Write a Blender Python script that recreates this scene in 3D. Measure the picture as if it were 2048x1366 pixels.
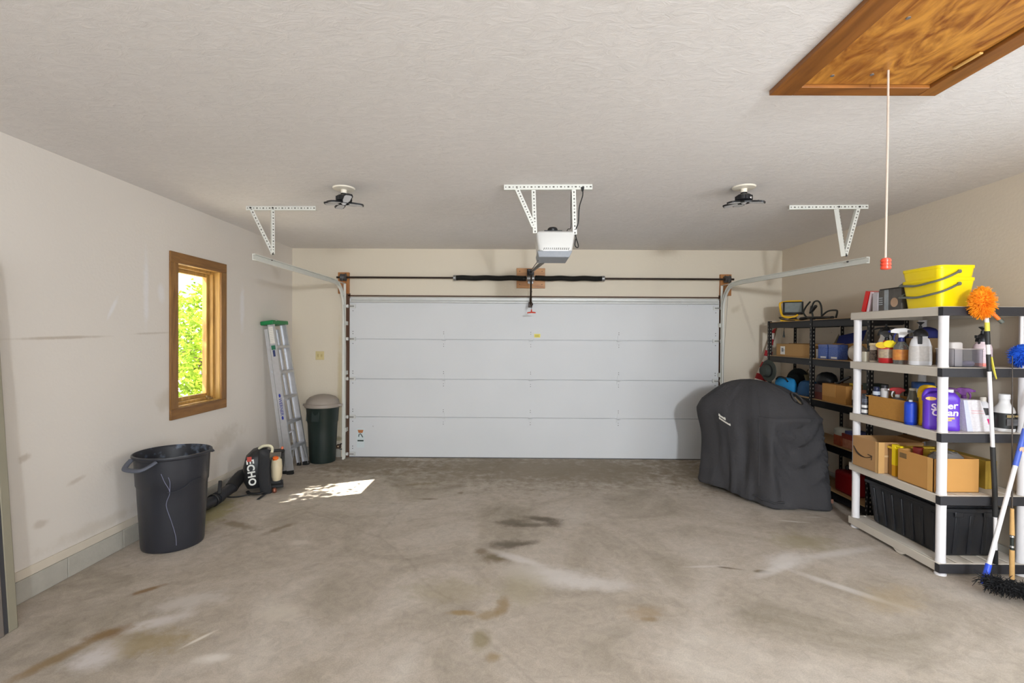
import bpy, bmesh, math, random
from mathutils import Vector, Matrix, Euler
random.seed(7)
for o in list(bpy.data.objects): bpy.data.objects.remove(o)
SC = bpy.context.scene
COL = SC.collection
PI = math.pi
R = math.radians

# ------------------------------------------------------------------ room measures (metres, camera stands at x=0 y=0)
D, XL, XR, HC, YR = 6.518, -2.955, 3.515, 2.765, -3.6

# ------------------------------------------------------------------ camera
cam = bpy.data.cameras.new('camera'); CAM = bpy.data.objects.new('camera', cam); COL.objects.link(CAM)
cam.sensor_fit = 'HORIZONTAL'; cam.sensor_width = 36.0; cam.lens = 985.0 / 2048 * 36.0
cam.clip_start = 0.05; cam.clip_end = 300
_yaw, _pit, _rol = -0.0058, -0.0092, 0.0060
_f = Vector((math.sin(_yaw) * math.cos(_pit), math.cos(_yaw) * math.cos(_pit), math.sin(_pit)))
_r = Vector((math.cos(_yaw), -math.sin(_yaw), 0)); _u = _r.cross(_f)
_r2 = math.cos(_rol) * _r + math.sin(_rol) * _u; _u2 = -math.sin(_rol) * _r + math.cos(_rol) * _u
CAM.matrix_world = Matrix(((_r2.x, _u2.x, -_f.x, 0), (_r2.y, _u2.y, -_f.y, 0), (_r2.z, _u2.z, -_f.z, 1.607), (0, 0, 0, 1)))
SC.camera = CAM

# ------------------------------------------------------------------ sky, sun, lamps, exposure
W = bpy.data.worlds.new('sky'); SC.world = W; W.use_nodes = True
_bg = W.node_tree.nodes['Background']; _bg.inputs[0].default_value = (0.86, 0.94, 1.0, 1); _bg.inputs[1].default_value = 2.6

def lamp(name, kind, loc, energy, color=(1, 1, 1), **kw):
    l = bpy.data.lights.new(name, kind); l.energy = energy; l.color = color
    for k, v in kw.items():
        if k not in ('aim',): setattr(l, k, v)
    o = bpy.data.objects.new(name, l); o.location = loc; COL.objects.link(o)
    if 'aim' in kw: o.rotation_euler = Vector(kw['aim']).to_track_quat('-Z', 'Y').to_euler()
    return o
lamp('sun', 'SUN', (-8, 2, 9), 30.0, (1.0, 0.95, 0.86), angle=R(0.53), aim=(0.70, 0.305, -1.0))
lamp('ceiling_lamp_light', 'POINT', (1.30, -1.5, 2.42), 108.0, (0.895, 0.947, 1.0), shadow_soft_size=0.12)
lamp('rear_flash_key', 'AREA', (1.22, -2.9, 2.42), 92.0, (0.895, 0.947, 1.0), shape='DISK', size=0.26, spread=R(125), aim=(0.05, 1, -0.14))  # unseen key light, added to act like a softbox flash
lamp('rear_fill_light', 'AREA', (0.3, YR + 0.15, 1.35), 66.0, (0.82, 0.909, 1.0), shape='RECTANGLE', size=4.6, size_y=2.1, aim=(0, 1, 0.12))  # added fill light behind the camera, set in a made-up opening
lamp('side_door_daylight', 'AREA', (XR - 0.02, 1.45, 1.08), 36.0, (0.82, 0.909, 1.0), shape='RECTANGLE', size=1.0, size_y=1.9, aim=(-1, 0.05, -0.12))
SC.view_settings.view_transform = 'Standard'; SC.view_settings.look = 'None'
SC.view_settings.exposure = 0.06; SC.view_settings.gamma = 1.0; SC.view_settings.use_curve_mapping = False
SC.cycles.use_denoising = True
SC.cycles.max_bounces = 10; SC.cycles.diffuse_bounces = 6; SC.cycles.transparent_max_bounces = 16
SC.cycles.sample_clamp_indirect = 6.0

# ------------------------------------------------------------------ materials
def lin(c):
    c = c / 255.0
    return c / 12.92 if c <= 0.04045 else ((c + 0.055) / 1.055) ** 2.4
def rgb(c): return (lin(c[0]), lin(c[1]), lin(c[2]), 1.0)
_mats = {}
def new_mat(name):
    m = bpy.data.materials.new(name); m.use_nodes = True
    nt = m.node_tree; b = nt.nodes['Principled BSDF']
    return m, nt, b
def N(nt, t, **kw):
    n = nt.nodes.new(t)
    for k, v in kw.items():
        if k.startswith('i_'): n.inputs[int(k[2:])].default_value = v
        else: setattr(n, k, v)
    return n
def mat(name, c, rough=0.5, metal=0.0, var=0.08, vs=14.0, bump=0.0, bs=60.0, stretch=(1, 1, 1), c2=None, trans=0.0, alpha=1.0, spec=0.5, ior=1.45):
    if name in _mats: return _mats[name]
    m, nt, b = new_mat(name); L = nt.links
    tc = N(nt, 'ShaderNodeTexCoord'); mp = N(nt, 'ShaderNodeMapping'); mp.inputs['Scale'].default_value = stretch
    L.new(tc.outputs['Object'], mp.inputs[0])
    no = N(nt, 'ShaderNodeTexNoise'); no.inputs['Scale'].default_value = vs; no.inputs['Detail'].default_value = 4
    L.new(mp.outputs[0], no.inputs['Vector'])
    mx = N(nt, 'ShaderNodeMix', data_type='RGBA')
    a = rgb(c)
    if c2: A, B2 = a, rgb(c2)
    else: A, B2 = [x * (1 - var) for x in a[:3]] + [1], [min(1, x * (1 + var)) for x in a[:3]] + [1]
    mx.inputs[6].default_value = A; mx.inputs[7].default_value = B2
    L.new(no.outputs[0], mx.inputs[0]); L.new(mx.outputs[2], b.inputs['Base Color'])
    b.inputs['Roughness'].default_value = rough; b.inputs['Metallic'].default_value = metal
    b.inputs['Specular IOR Level'].default_value = spec
    b.inputs['Transmission Weight'].default_value = trans; b.inputs['IOR'].default_value = ior
    if alpha < 1: b.inputs['Alpha'].default_value = alpha
    if bump:
        n2 = N(nt, 'ShaderNodeTexNoise'); n2.inputs['Scale'].default_value = bs; n2.inputs['Detail'].default_value = 3
        L.new(mp.outputs[0], n2.inputs['Vector'])
        bp = N(nt, 'ShaderNodeBump'); bp.inputs['Strength'].default_value = bump; bp.inputs['Distance'].default_value = 0.01
        L.new(n2.outputs[0], bp.inputs['Height']); L.new(bp.outputs[0], b.inputs['Normal'])
    _mats[name] = m
    return m
def wood(name, c1, c2, axis='Z', scale=9.0, dist=3.0, rough=0.45, stretch=0.12):
    if name in _mats: return _mats[name]
    m, nt, b = new_mat(name); L = nt.links
    tc = N(nt, 'ShaderNodeTexCoord'); mp = N(nt, 'ShaderNodeMapping')
    s = [1.0, 1.0, 1.0]; s['XYZ'.index(axis)] = stretch; mp.inputs['Scale'].default_value = s
    L.new(tc.outputs['Object'], mp.inputs[0])
    n1 = N(nt, 'ShaderNodeTexNoise'); n1.inputs['Scale'].default_value = scale; n1.inputs['Detail'].default_value = 6; n1.inputs['Distortion'].default_value = dist
    L.new(mp.outputs[0], n1.inputs['Vector'])
    n2 = N(nt, 'ShaderNodeTexNoise'); n2.inputs['Scale'].default_value = scale * 9; n2.inputs['Detail'].default_value = 3
    L.new(mp.outputs[0], n2.inputs['Vector'])
    ma = N(nt, 'ShaderNodeMath', operation='MULTIPLY_ADD'); ma.inputs[1].default_value = 0.3
    L.new(n2.outputs[0], ma.inputs[0]); L.new(n1.outputs[0], ma.inputs[2])
    cr = N(nt, 'ShaderNodeValToRGB'); cr.color_ramp.elements[0].position = 0.45; cr.color_ramp.elements[1].position = 0.85
    cr.color_ramp.elements[0].color = rgb(c1); cr.color_ramp.elements[1].color = rgb(c2)
    L.new(ma.outputs[0], cr.inputs[0]); L.new(cr.outputs[0], b.inputs['Base Color'])
    b.inputs['Roughness'].default_value = rough
    _mats[name] = m
    return m

def stain_chain(nt, vec, base, stains, axes=(0, 1)):
    """Mix stains of their own shape into a base colour: each is an ellipse with a noisy edge at a place on the surface."""
    L = nt.links
    no = N(nt, 'ShaderNodeTexNoise'); no.inputs['Scale'].default_value = 9.0; no.inputs['Detail'].default_value = 8; no.inputs['Roughness'].default_value = 0.7
    L.new(vec, no.inputs['Vector'])
    sp = N(nt, 'ShaderNodeSeparateXYZ'); L.new(vec, sp.inputs[0])
    cur = base
    for (cx, cy, rx, ry, rot, col, st, rag) in stains:
        mp = N(nt, 'ShaderNodeMapping', vector_type='TEXTURE')
        mp.inputs['Location'].default_value = (cx, cy, 0); mp.inputs['Rotation'].default_value = (0, 0, R(rot)); mp.inputs['Scale'].default_value = (rx, ry, 1)
        cb = N(nt, 'ShaderNodeCombineXYZ'); L.new(sp.outputs[axes[0]], cb.inputs[0]); L.new(sp.outputs[axes[1]], cb.inputs[1])
        L.new(cb.outputs[0], mp.inputs[0])
        ln = N(nt, 'ShaderNodeVectorMath', operation='LENGTH'); L.new(mp.outputs[0], ln.inputs[0])
        ad = N(nt, 'ShaderNodeMath', operation='MULTIPLY_ADD'); ad.inputs[1].default_value = rag * 1.7
        L.new(no.outputs[0], ad.inputs[0]); L.new(ln.outputs['Value'], ad.inputs[2])
        mr = N(nt, 'ShaderNodeMapRange', interpolation_type='SMOOTHSTEP')
        mr.inputs[1].default_value = 0.30 + rag * 0.8; mr.inputs[2].default_value = 1.25 + rag * 0.8
        mr.inputs[3].default_value = min(1.0, st * 1.35); mr.inputs[4].default_value = 0.0
        L.new(ad.outputs[0], mr.inputs[0])
        mx = N(nt, 'ShaderNodeMix', data_type='RGBA'); mx.inputs[7].default_value = rgb(col)
        L.new(mr.outputs[0], mx.inputs[0]); L.new(cur, mx.inputs[6]); cur = mx.outputs[2]
    return cur

# ------------------------------------------------------------------ mesh builder
class B:
    def __init__(s): s.v, s.f, s.m, s.s = [], [], [], []
    def add(s, vs, fs, mi=0, sm=True):
        k = len(s.v); s.v += [tuple(v) for v in vs]
        for f in fs: s.f.append(tuple(i + k for i in f)); s.m.append(mi); s.s.append(sm)
        return s
    def box(s, a, b, mi=0, M=None):
        x0, y0, z0 = a; x1, y1, z1 = b
        vs = [(x0, y0, z0), (x1, y0, z0), (x1, y1, z0), (x0, y1, z0), (x0, y0, z1), (x1, y0, z1), (x1, y1, z1), (x0, y1, z1)]
        if M: vs = [M @ Vector(v) for v in vs]
        return s.add(vs, [(0, 3, 2, 1), (4, 5, 6, 7), (0, 1, 5, 4), (1, 2, 6, 5), (2, 3, 7, 6), (3, 0, 4, 7)], mi)
    def cbox(s, c, d, mi=0, M=None):
        h = [x / 2 for x in d]
        return s.box([c[i] - h[i] for i in range(3)], [c[i] + h[i] for i in range(3)], mi, M)
    def bar(s, p, q, w, t, mi=0, up=(0, 0, 1)):
        """A straight bar from p to q, w wide (sideways), t thick (towards up)."""
        p, q = Vector(p), Vector(q); d = q - p; l = d.length; d.normalize(); u = Vector(up)
        if abs(d.dot(u)) > 0.98: u = Vector((0, 1, 0))
        x = d.cross(u).normalized(); u = x.cross(d)
        Mx = Matrix(((x.x, u.x, d.x, p.x), (x.y, u.y, d.y, p.y), (x.z, u.z, d.z, p.z), (0, 0, 0, 1)))
        return s.box((-w / 2, -t / 2, 0), (w / 2, t / 2, l), mi, Mx)
    def tube(s, pts, r, n=12, mi=0, caps=True, flat=1.0):
        pts = [Vector(p) for p in pts]; k = len(pts); rs = r if isinstance(r, (list, tuple)) else [r] * k
        up = None; vs = []
        for i, p in enumerate(pts):
            d = (pts[min(i + 1, k - 1)] - pts[max(i - 1, 0)])
            if d.length < 1e-9: d = Vector((0, 0, 1))
            d.normalize()
            if up is None:
                up = Vector((0, 0, 1)) if abs(d.z) < 0.9 else Vector((1, 0, 0))
            x = d.cross(up); 
            if x.length < 1e-6: x = d.orthogonal()
            x.normalize(); up = x.cross(d).normalized()
            for j in range(n):
                a = 2 * PI * j / n
                vs.append(p + x * (math.cos(a) * rs[i]) + up * (math.sin(a) * rs[i] * flat))
        fs = [(i * n + j, i * n + (j + 1) % n, (i + 1) * n + (j + 1) % n, (i + 1) * n + j) for i in range(k - 1) for j in range(n)]
        if caps: fs += [tuple(reversed(range(n))), tuple(range((k - 1) * n, k * n))]
        return s.add(vs, fs, mi)
    def lathe(s, prof, c=(0, 0, 0), n=28, mi=0, sx=1.0, sy=1.0, M=None, caps=True, pw=2.0):
        vs = []
        for r, z in prof:
            for j in range(n):
                a = 2 * PI * j / n; ca, sa = math.cos(a), math.sin(a)
                if pw != 2.0:
                    ca = math.copysign(abs(ca) ** (2 / pw), ca); sa = math.copysign(abs(sa) ** (2 / pw), sa)
                v = Vector((c[0] + r * sx * ca, c[1] + r * sy * sa, c[2] + z))
                vs.append(M @ v if M else v)
        k = len(prof)
        fs = [(i * n + j, i * n + (j + 1) % n, (i + 1) * n + (j + 1) % n, (i + 1) * n + j) for i in range(k - 1) for j in range(n)]
        if caps: fs += [tuple(reversed(range(n))), tuple(range((k - 1) * n, k * n))]
        return s.add(vs, fs, mi)
    def prism(s, poly, z0, z1, mi=0, M=None):
        n = len(poly)
        vs = [Vector((x, y, z0)) for x, y in poly] + [Vector((x, y, z1)) for x, y in poly]
        if M: vs = [M @ v for v in vs]
        fs = [tuple(reversed(range(n))), tuple(range(n, 2 * n))] + [(i, (i + 1) % n, n + (i + 1) % n, n + i) for i in range(n)]
        return s.add(vs, fs, mi)
    def loft(s, rings, mi=0, cap0=True, cap1=True):
        n = len(rings[0]); vs = [p for r in rings for p in r]; k = len(rings)
        fs = [(i * n + j, i * n + (j + 1) % n, (i + 1) * n + (j + 1) % n, (i + 1) * n + j) for i in range(k - 1) for j in range(n)]
        if cap0: fs.append(tuple(reversed(range(n))))
        if cap1: fs.append(tuple(range((k - 1) * n, k * n)))
        return s.add(vs, fs, mi)
    def sweep(s, prof, path, side, mi=0):
        """Sweep an open/closed 2D profile (u sideways, v up) along path; side = constant sideways axis."""
        side = Vector(side); path = [Vector(p) for p in path]; k = len(path); n = len(prof); vs = []
        for i, p in enumerate(path):
            d = (path[min(i + 1, k - 1)] - path[max(i - 1, 0)]).normalized(); u = side.cross(d).normalized()
            vs += [p + side * a + u * b for a, b in prof]
        fs = [(i * n + j, i * n + (j + 1) % n, (i + 1) * n + (j + 1) % n, (i + 1) * n + j) for i in range(k - 1) for j in range(n)]
        fs += [tuple(reversed(range(n))), tuple(range((k - 1) * n, k * n))]
        return s.add(vs, fs, mi)
    def build(s, name, mats, parent=None, bevel=0.0, seg=2, ang=38, label=None, kind=None, sub=0):
        me = bpy.data.meshes.new(name); me.from_pydata(s.v, [], s.f)
        for m in (mats if isinstance(mats, (list, tuple)) else [mats]): me.materials.append(m)
        me.polygons.foreach_set('material_index', s.m); me.polygons.foreach_set('use_smooth', [True] * len(s.f))
        bm = bmesh.new(); bm.from_mesh(me); bmesh.ops.recalc_face_normals(bm, faces=bm.faces); bm.to_mesh(me); bm.free()
        me.set_sharp_from_angle(angle=R(ang)); me.update()
        o = bpy.data.objects.new(name, me); COL.objects.link(o)
        if parent is not None: o.parent = parent
        if bevel:
            md = o.modifiers.new('bevel', 'BEVEL'); md.width = bevel; md.segments = seg; md.limit_method = 'ANGLE'; md.angle_limit = R(35)
            md.harden_normals = False
        if sub:
            md = o.modifiers.new('sub', 'SUBSURF'); md.levels = sub; md.render_levels = sub
        if label: o['label'] = label
        if kind: o['kind'] = kind
        return o
def tag(o, label, cat, group=None):
    o['label'] = label; o['category'] = cat
    if group: o['group'] = group
    return o
def thing(name, label, cat, loc=(0, 0, 0), rot=0.0, group=None):
    o = bpy.data.objects.new(name, None); o.empty_display_size = 0.05; COL.objects.link(o)
    o.location = loc; o.rotation_euler = rot if isinstance(rot, tuple) else (0, 0, rot)
    return tag(o, label, cat, group)
def struct(o): o['kind'] = 'structure'; return o
def lettering(parent, body, size, M, mtl, name='lettering', ext=0.0006, bold=0.0, shear=0.0, spacing=1.0, align='CENTER'):
    cu = bpy.data.curves.new(name, 'FONT'); cu.body = body; cu.size = size; cu.extrude = ext; cu.offset = bold; cu.shear = shear
    cu.align_x = align; cu.align_y = 'CENTER'; cu.space_character = spacing; cu.resolution_u = 3
    cu.materials.append(mtl)
    tmp = bpy.data.objects.new(name, cu); COL.objects.link(tmp); dg = bpy.context.evaluated_depsgraph_get()
    me = bpy.data.meshes.new_from_object(tmp.evaluated_get(dg)); bpy.data.objects.remove(tmp)
    o = bpy.data.objects.new(name, me); COL.objects.link(o); o.parent = parent; o.matrix_local = M
    return o
def frame(o, x, y):
    """Matrix with origin o, local x and y axes given."""
    x = Vector(x).normalized(); y = Vector(y); y = (y - x * y.dot(x)).normalized(); z = x.cross(y)
    return Matrix(((x.x, y.x, z.x, o[0]), (x.y, y.y, z.y, o[1]), (x.z, y.z, z.z, o[2]), (0, 0, 0, 1)))
def arc(c, r, a0, a1, n, ax=('y', 'z')):
    out = []
    for i in range(n + 1):
        a = R(a0 + (a1 - a0) * i / n); d = {'x': 0, 'y': 0, 'z': 0}
        d[ax[0]] += r * math.cos(a); d[ax[1]] += r * math.sin(a)
        out.append((c[0] + d['x'], c[1] + d['y'], c[2] + d['z']))
    return out
def spline(pts, n=6, closed=False):
    P = [Vector(p) for p in pts]; k = len(P); out = []
    rng = range(k if closed else k - 1)
    for i in rng:
        g = (lambda j: P[j % k]) if closed else (lambda j: P[max(0, min(k - 1, j))])
        p0, p1, p2, p3 = g(i - 1), g(i), g(i + 1), g(i + 2)
        for q in range(n):
            t = q / n
            out.append(0.5 * ((2 * p1) + (p2 - p0) * t + (2 * p0 - 5 * p1 + 4 * p2 - p3) * t * t + (3 * p1 - p0 - 3 * p2 + p3) * t ** 3))
    if not closed: out.append(P[-1])
    return out

# palette
WHITE = mat('white_enamel', (236, 234, 230), 0.45)
BLACKP = mat('black_plastic', (30, 30, 32), 0.42, var=0.15)
BLACKM = mat('black_steel', (32, 31, 33), 0.4, 0.3, var=0.2)
GREYM = mat('grey_steel', (150, 150, 150), 0.4, 0.7)
CHROME = mat('bright_steel', (205, 205, 205), 0.25, 0.95)
ALU = mat('aluminium', (205, 206, 210), 0.38, 0.75, var=0.1, vs=30)
RUBBER = mat('black_rubber', (20, 20, 20), 0.75)
TRACKW = mat('track_white', (212, 212, 205), 0.4)
PINE = wood('pine_board', (150, 96, 46), (196, 140, 78), 'X', 6)
PINEV = wood('pine_board_upright', (150, 92, 44), (186, 128, 70), 'Z', 6)
CARD = mat('cardboard', (176, 134, 84), 0.85, var=0.07, vs=8, spec=0.2)
CARDD = mat('cardboard_inside', (140, 104, 64), 0.9, var=0.07, vs=8, spec=0.2)
# ================================================================== SETTING
# walls: painted board with nail dots and scuffs
def wall_mat(name, c, stains, axes):
    m, nt, b = new_mat(name); L = nt.links
    tc = N(nt, 'ShaderNodeTexCoord')
    no = N(nt, 'ShaderNodeTexNoise'); no.inputs['Scale'].default_value = 0.9; no.inputs['Detail'].default_value = 6
    L.new(tc.outputs['Object'], no.inputs['Vector'])
    mx = N(nt, 'ShaderNodeMix', data_type='RGBA'); a = rgb(c)
    mx.inputs[6].default_value = [x * 0.95 for x in a[:3]] + [1]; mx.inputs[7].default_value = [min(1, x * 1.05) for x in a[:3]] + [1]
    L.new(no.outputs[0], mx.inputs[0])
    # sparse nail dots
    vo = N(nt, 'ShaderNodeTexVoronoi'); vo.inputs['Scale'].default_value = 2.6; L.new(tc.outputs['Object'], vo.inputs['Vector'])
    lt = N(nt, 'ShaderNodeMapRange'); lt.inputs[1].default_value = 0.012; lt.inputs[2].default_value = 0.022; lt.inputs[3].default_value = 0.45; lt.inputs[4].default_value = 0
    L.new(vo.outputs['Distance'], lt.inputs[0])
    m2 = N(nt, 'ShaderNodeMix', data_type='RGBA'); m2.inputs[7].default_value = rgb((120, 100, 80))
    L.new(lt.outputs[0], m2.inputs[0]); L.new(mx.outputs[2], m2.inputs[6])
    cur = stain_chain(nt, tc.outputs['Object'], m2.outputs[2], stains, axes)
    L.new(cur, b.inputs['Base Color']); b.inputs['Roughness'].default_value = 0.6; b.inputs['Specular IOR Level'].default_value = 0.3
    n2 = N(nt, 'ShaderNodeTexNoise'); n2.inputs['Scale'].default_value = 45; n2.inputs['Detail'].default_value = 4; L.new(tc.outputs['Object'], n2.inputs['Vector'])
    bp = N(nt, 'ShaderNodeBump'); bp.inputs['Strength'].default_value = 0.12; bp.inputs['Distance'].default_value = 0.01
    L.new(n2.outputs[0], bp.inputs['Height']); L.new(bp.outputs[0], b.inputs['Normal'])
    return m
scuff = (172, 158, 142); spackle = (226, 224, 226)
WALLL = wall_mat('wall_left_paint', (216, 209, 201), [
    (3.93, 1.98, 0.035, 0.33, 0, spackle, 0.5, 0.9), (4.10, 1.95, 0.05, 0.10, 10, spackle, 0.45, 0.9), (3.60, 1.80, 0.02, 0.12, -30, spackle, 0.5, 0.7),
    (5.32, 1.9, 0.05, 0.28, 0, spackle, 0.5, 0.9), (3.20, 1.585, 0.38, 0.012, 1.5, scuff, 0.5, 0.6), (4.0, 1.62, 0.25, 0.010, 2, scuff, 0.35, 0.8),
    (2.95, 0.86, 0.05, 0.03, 20, scuff, 0.45, 1.2), (3.3, 0.62, 0.08, 0.02, 10, scuff, 0.35, 1.2), (3.05, 0.42, 0.06, 0.03, 0, scuff, 0.35, 1.2),
    (4.15, 1.05, 0.12, 0.10, 0, (196, 186, 172), 0.5, 1.0), (5.0, 0.55, 0.35, 0.12, 5, (190, 180, 166), 0.4, 1.2), (3.5, 0.25, 0.5, 0.05, 0, (196, 186, 172), 0.4, 1.2)], (1, 2))
WALLB = wall_mat('wall_back_paint', (214, 204, 186), [
    (-2.45, 0.55, 0.06, 0.25, 3, (176, 160, 134), 0.5, 1.2), (-2.32, 0.9, 0.035, 0.9, 0, (196, 180, 140), 0.5, 0.7), (-2.36, 0.24, 0.10, 0.04, 0, (150, 138, 110), 0.6, 1.0),
    (3.05, 1.9, 0.03, 0.4, 18, (186, 174, 156), 0.35, 0.8), (3.2, 2.35, 0.2, 0.1, 0, (200, 188, 172), 0.35, 0.8), (2.92, 2.0, 0.10, 0.05, 35, (186, 174, 150), 0.4, 1.0)], (0, 2))
WALLR = wall_mat('wall_right_paint', (208, 196, 178), [(3.3, 0.9, 0.3, 0.3, 0, (196, 184, 166), 0.4, 1.0)], (1, 2))

# ceiling: brushed plaster texture
mC, nt, b = new_mat('ceiling_plaster'); L = nt.links
tc = N(nt, 'ShaderNodeTexCoord')
mp = N(nt, 'ShaderNodeMapping'); mp.inputs['Scale'].default_value = (1.0, 1.6, 1.0); L.new(tc.outputs['Object'], mp.inputs[0])
n1 = N(nt, 'ShaderNodeTexNoise'); n1.inputs['Scale'].default_value = 11; n1.inputs['Detail'].default_value = 8; n1.inputs['Roughness'].default_value = 0.72; n1.inputs['Distortion'].default_value = 1.6
L.new(mp.outputs[0], n1.inputs['Vector'])
n3 = N(nt, 'ShaderNodeTexNoise'); n3.inputs['Scale'].default_value = 1.1; n3.inputs['Detail'].default_value = 5; L.new(tc.outputs['Object'], n3.inputs['Vector'])
mx = N(nt, 'ShaderNodeMix', data_type='RGBA'); mx.inputs[6].default_value = rgb((224, 220, 217)); mx.inputs[7].default_value = rgb((233, 229, 227))
L.new(n3.outputs[0], mx.inputs[0])
mx2 = N(nt, 'ShaderNodeMix', data_type='RGBA', blend_type='MULTIPLY'); mx2.inputs[0].default_value = 1.0
cr = N(nt, 'ShaderNodeMapRange'); cr.inputs[1].default_value = 0.3; cr.inputs[2].default_value = 0.7; cr.inputs[3].default_value = 0.93; cr.inputs[4].default_value = 1.03
L.new(n1.outputs[0], cr.inputs[0]); L.new(mx.outputs[2], mx2.inputs[6]); L.new(cr.outputs[0], mx2.inputs[7]); L.new(mx2.outputs[2], b.inputs['Base Color'])
b.inputs['Roughness'].default_value = 0.75; b.inputs['Specular IOR Level'].default_value = 0.25
bp = N(nt, 'ShaderNodeBump'); bp.inputs['Strength'].default_value = 0.55; bp.inputs['Distance'].default_value = 0.012
L.new(n1.outputs[0], bp.inputs['Height']); L.new(bp.outputs[0], b.inputs['Normal'])

# floor: worn concrete with stains
mF, nt, b = new_mat('floor_concrete'); L = nt.links
tc = N(nt, 'ShaderNodeTexCoord'); O_ = tc.outputs['Object']
na = N(nt, 'ShaderNodeTexNoise'); na.inputs['Scale'].default_value = 1.3; na.inputs['Detail'].default_value = 9; na.inputs['Roughness'].default_value = 0.62; na.inputs['Distortion'].default_value = 0.8; L.new(O_, na.inputs['Vector'])
nb = N(nt, 'ShaderNodeTexNoise'); nb.inputs['Scale'].default_value = 14; nb.inputs['Detail'].default_value = 8; nb.inputs['Roughness'].default_value = 0.7; nb.inputs['Distortion'].default_value = 1.0; L.new(O_, nb.inputs['Vector'])
nc = N(nt, 'ShaderNodeTexNoise'); nc.inputs['Scale'].default_value = 150; nc.inputs['Detail'].default_value = 3; L.new(O_, nc.inputs['Vector'])
cr = N(nt, 'ShaderNodeValToRGB'); e = cr.color_ramp.elements
e[0].position = 0.30; e[0].color = rgb((150, 140, 125)); e[1].position = 0.72; e[1].color = rgb((194, 185, 174))
q = cr.color_ramp.elements.new(0.5); q.color = rgb((176, 165, 152))
L.new(na.outputs[0], cr.inputs[0])
def mulby(cur, fac, lo, hi, a=0.3, c=0.7):
    mr = N(nt, 'ShaderNodeMapRange'); mr.inputs[1].default_value = a; mr.inputs[2].default_value = c; mr.inputs[3].default_value = lo; mr.inputs[4].default_value = hi
    L.new(fac, mr.inputs[0]); mm = N(nt, 'ShaderNodeMix', data_type='RGBA', blend_type='MULTIPLY'); mm.inputs[0].default_value = 1
    L.new(cur, mm.inputs[6]); L.new(mr.outputs[0], mm.inputs[7]); return mm.outputs[2]
cur = mulby(cr.outputs[0], nb.outputs[0], 0.85, 1.13)
cur = mulby(cur, nc.outputs[0], 0.90, 1.10)
DK, PALE, OL, RU, BR = (88, 78, 64), (210, 204, 199), (140, 126, 84), (146, 112, 62), (122, 102, 70)
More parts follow.
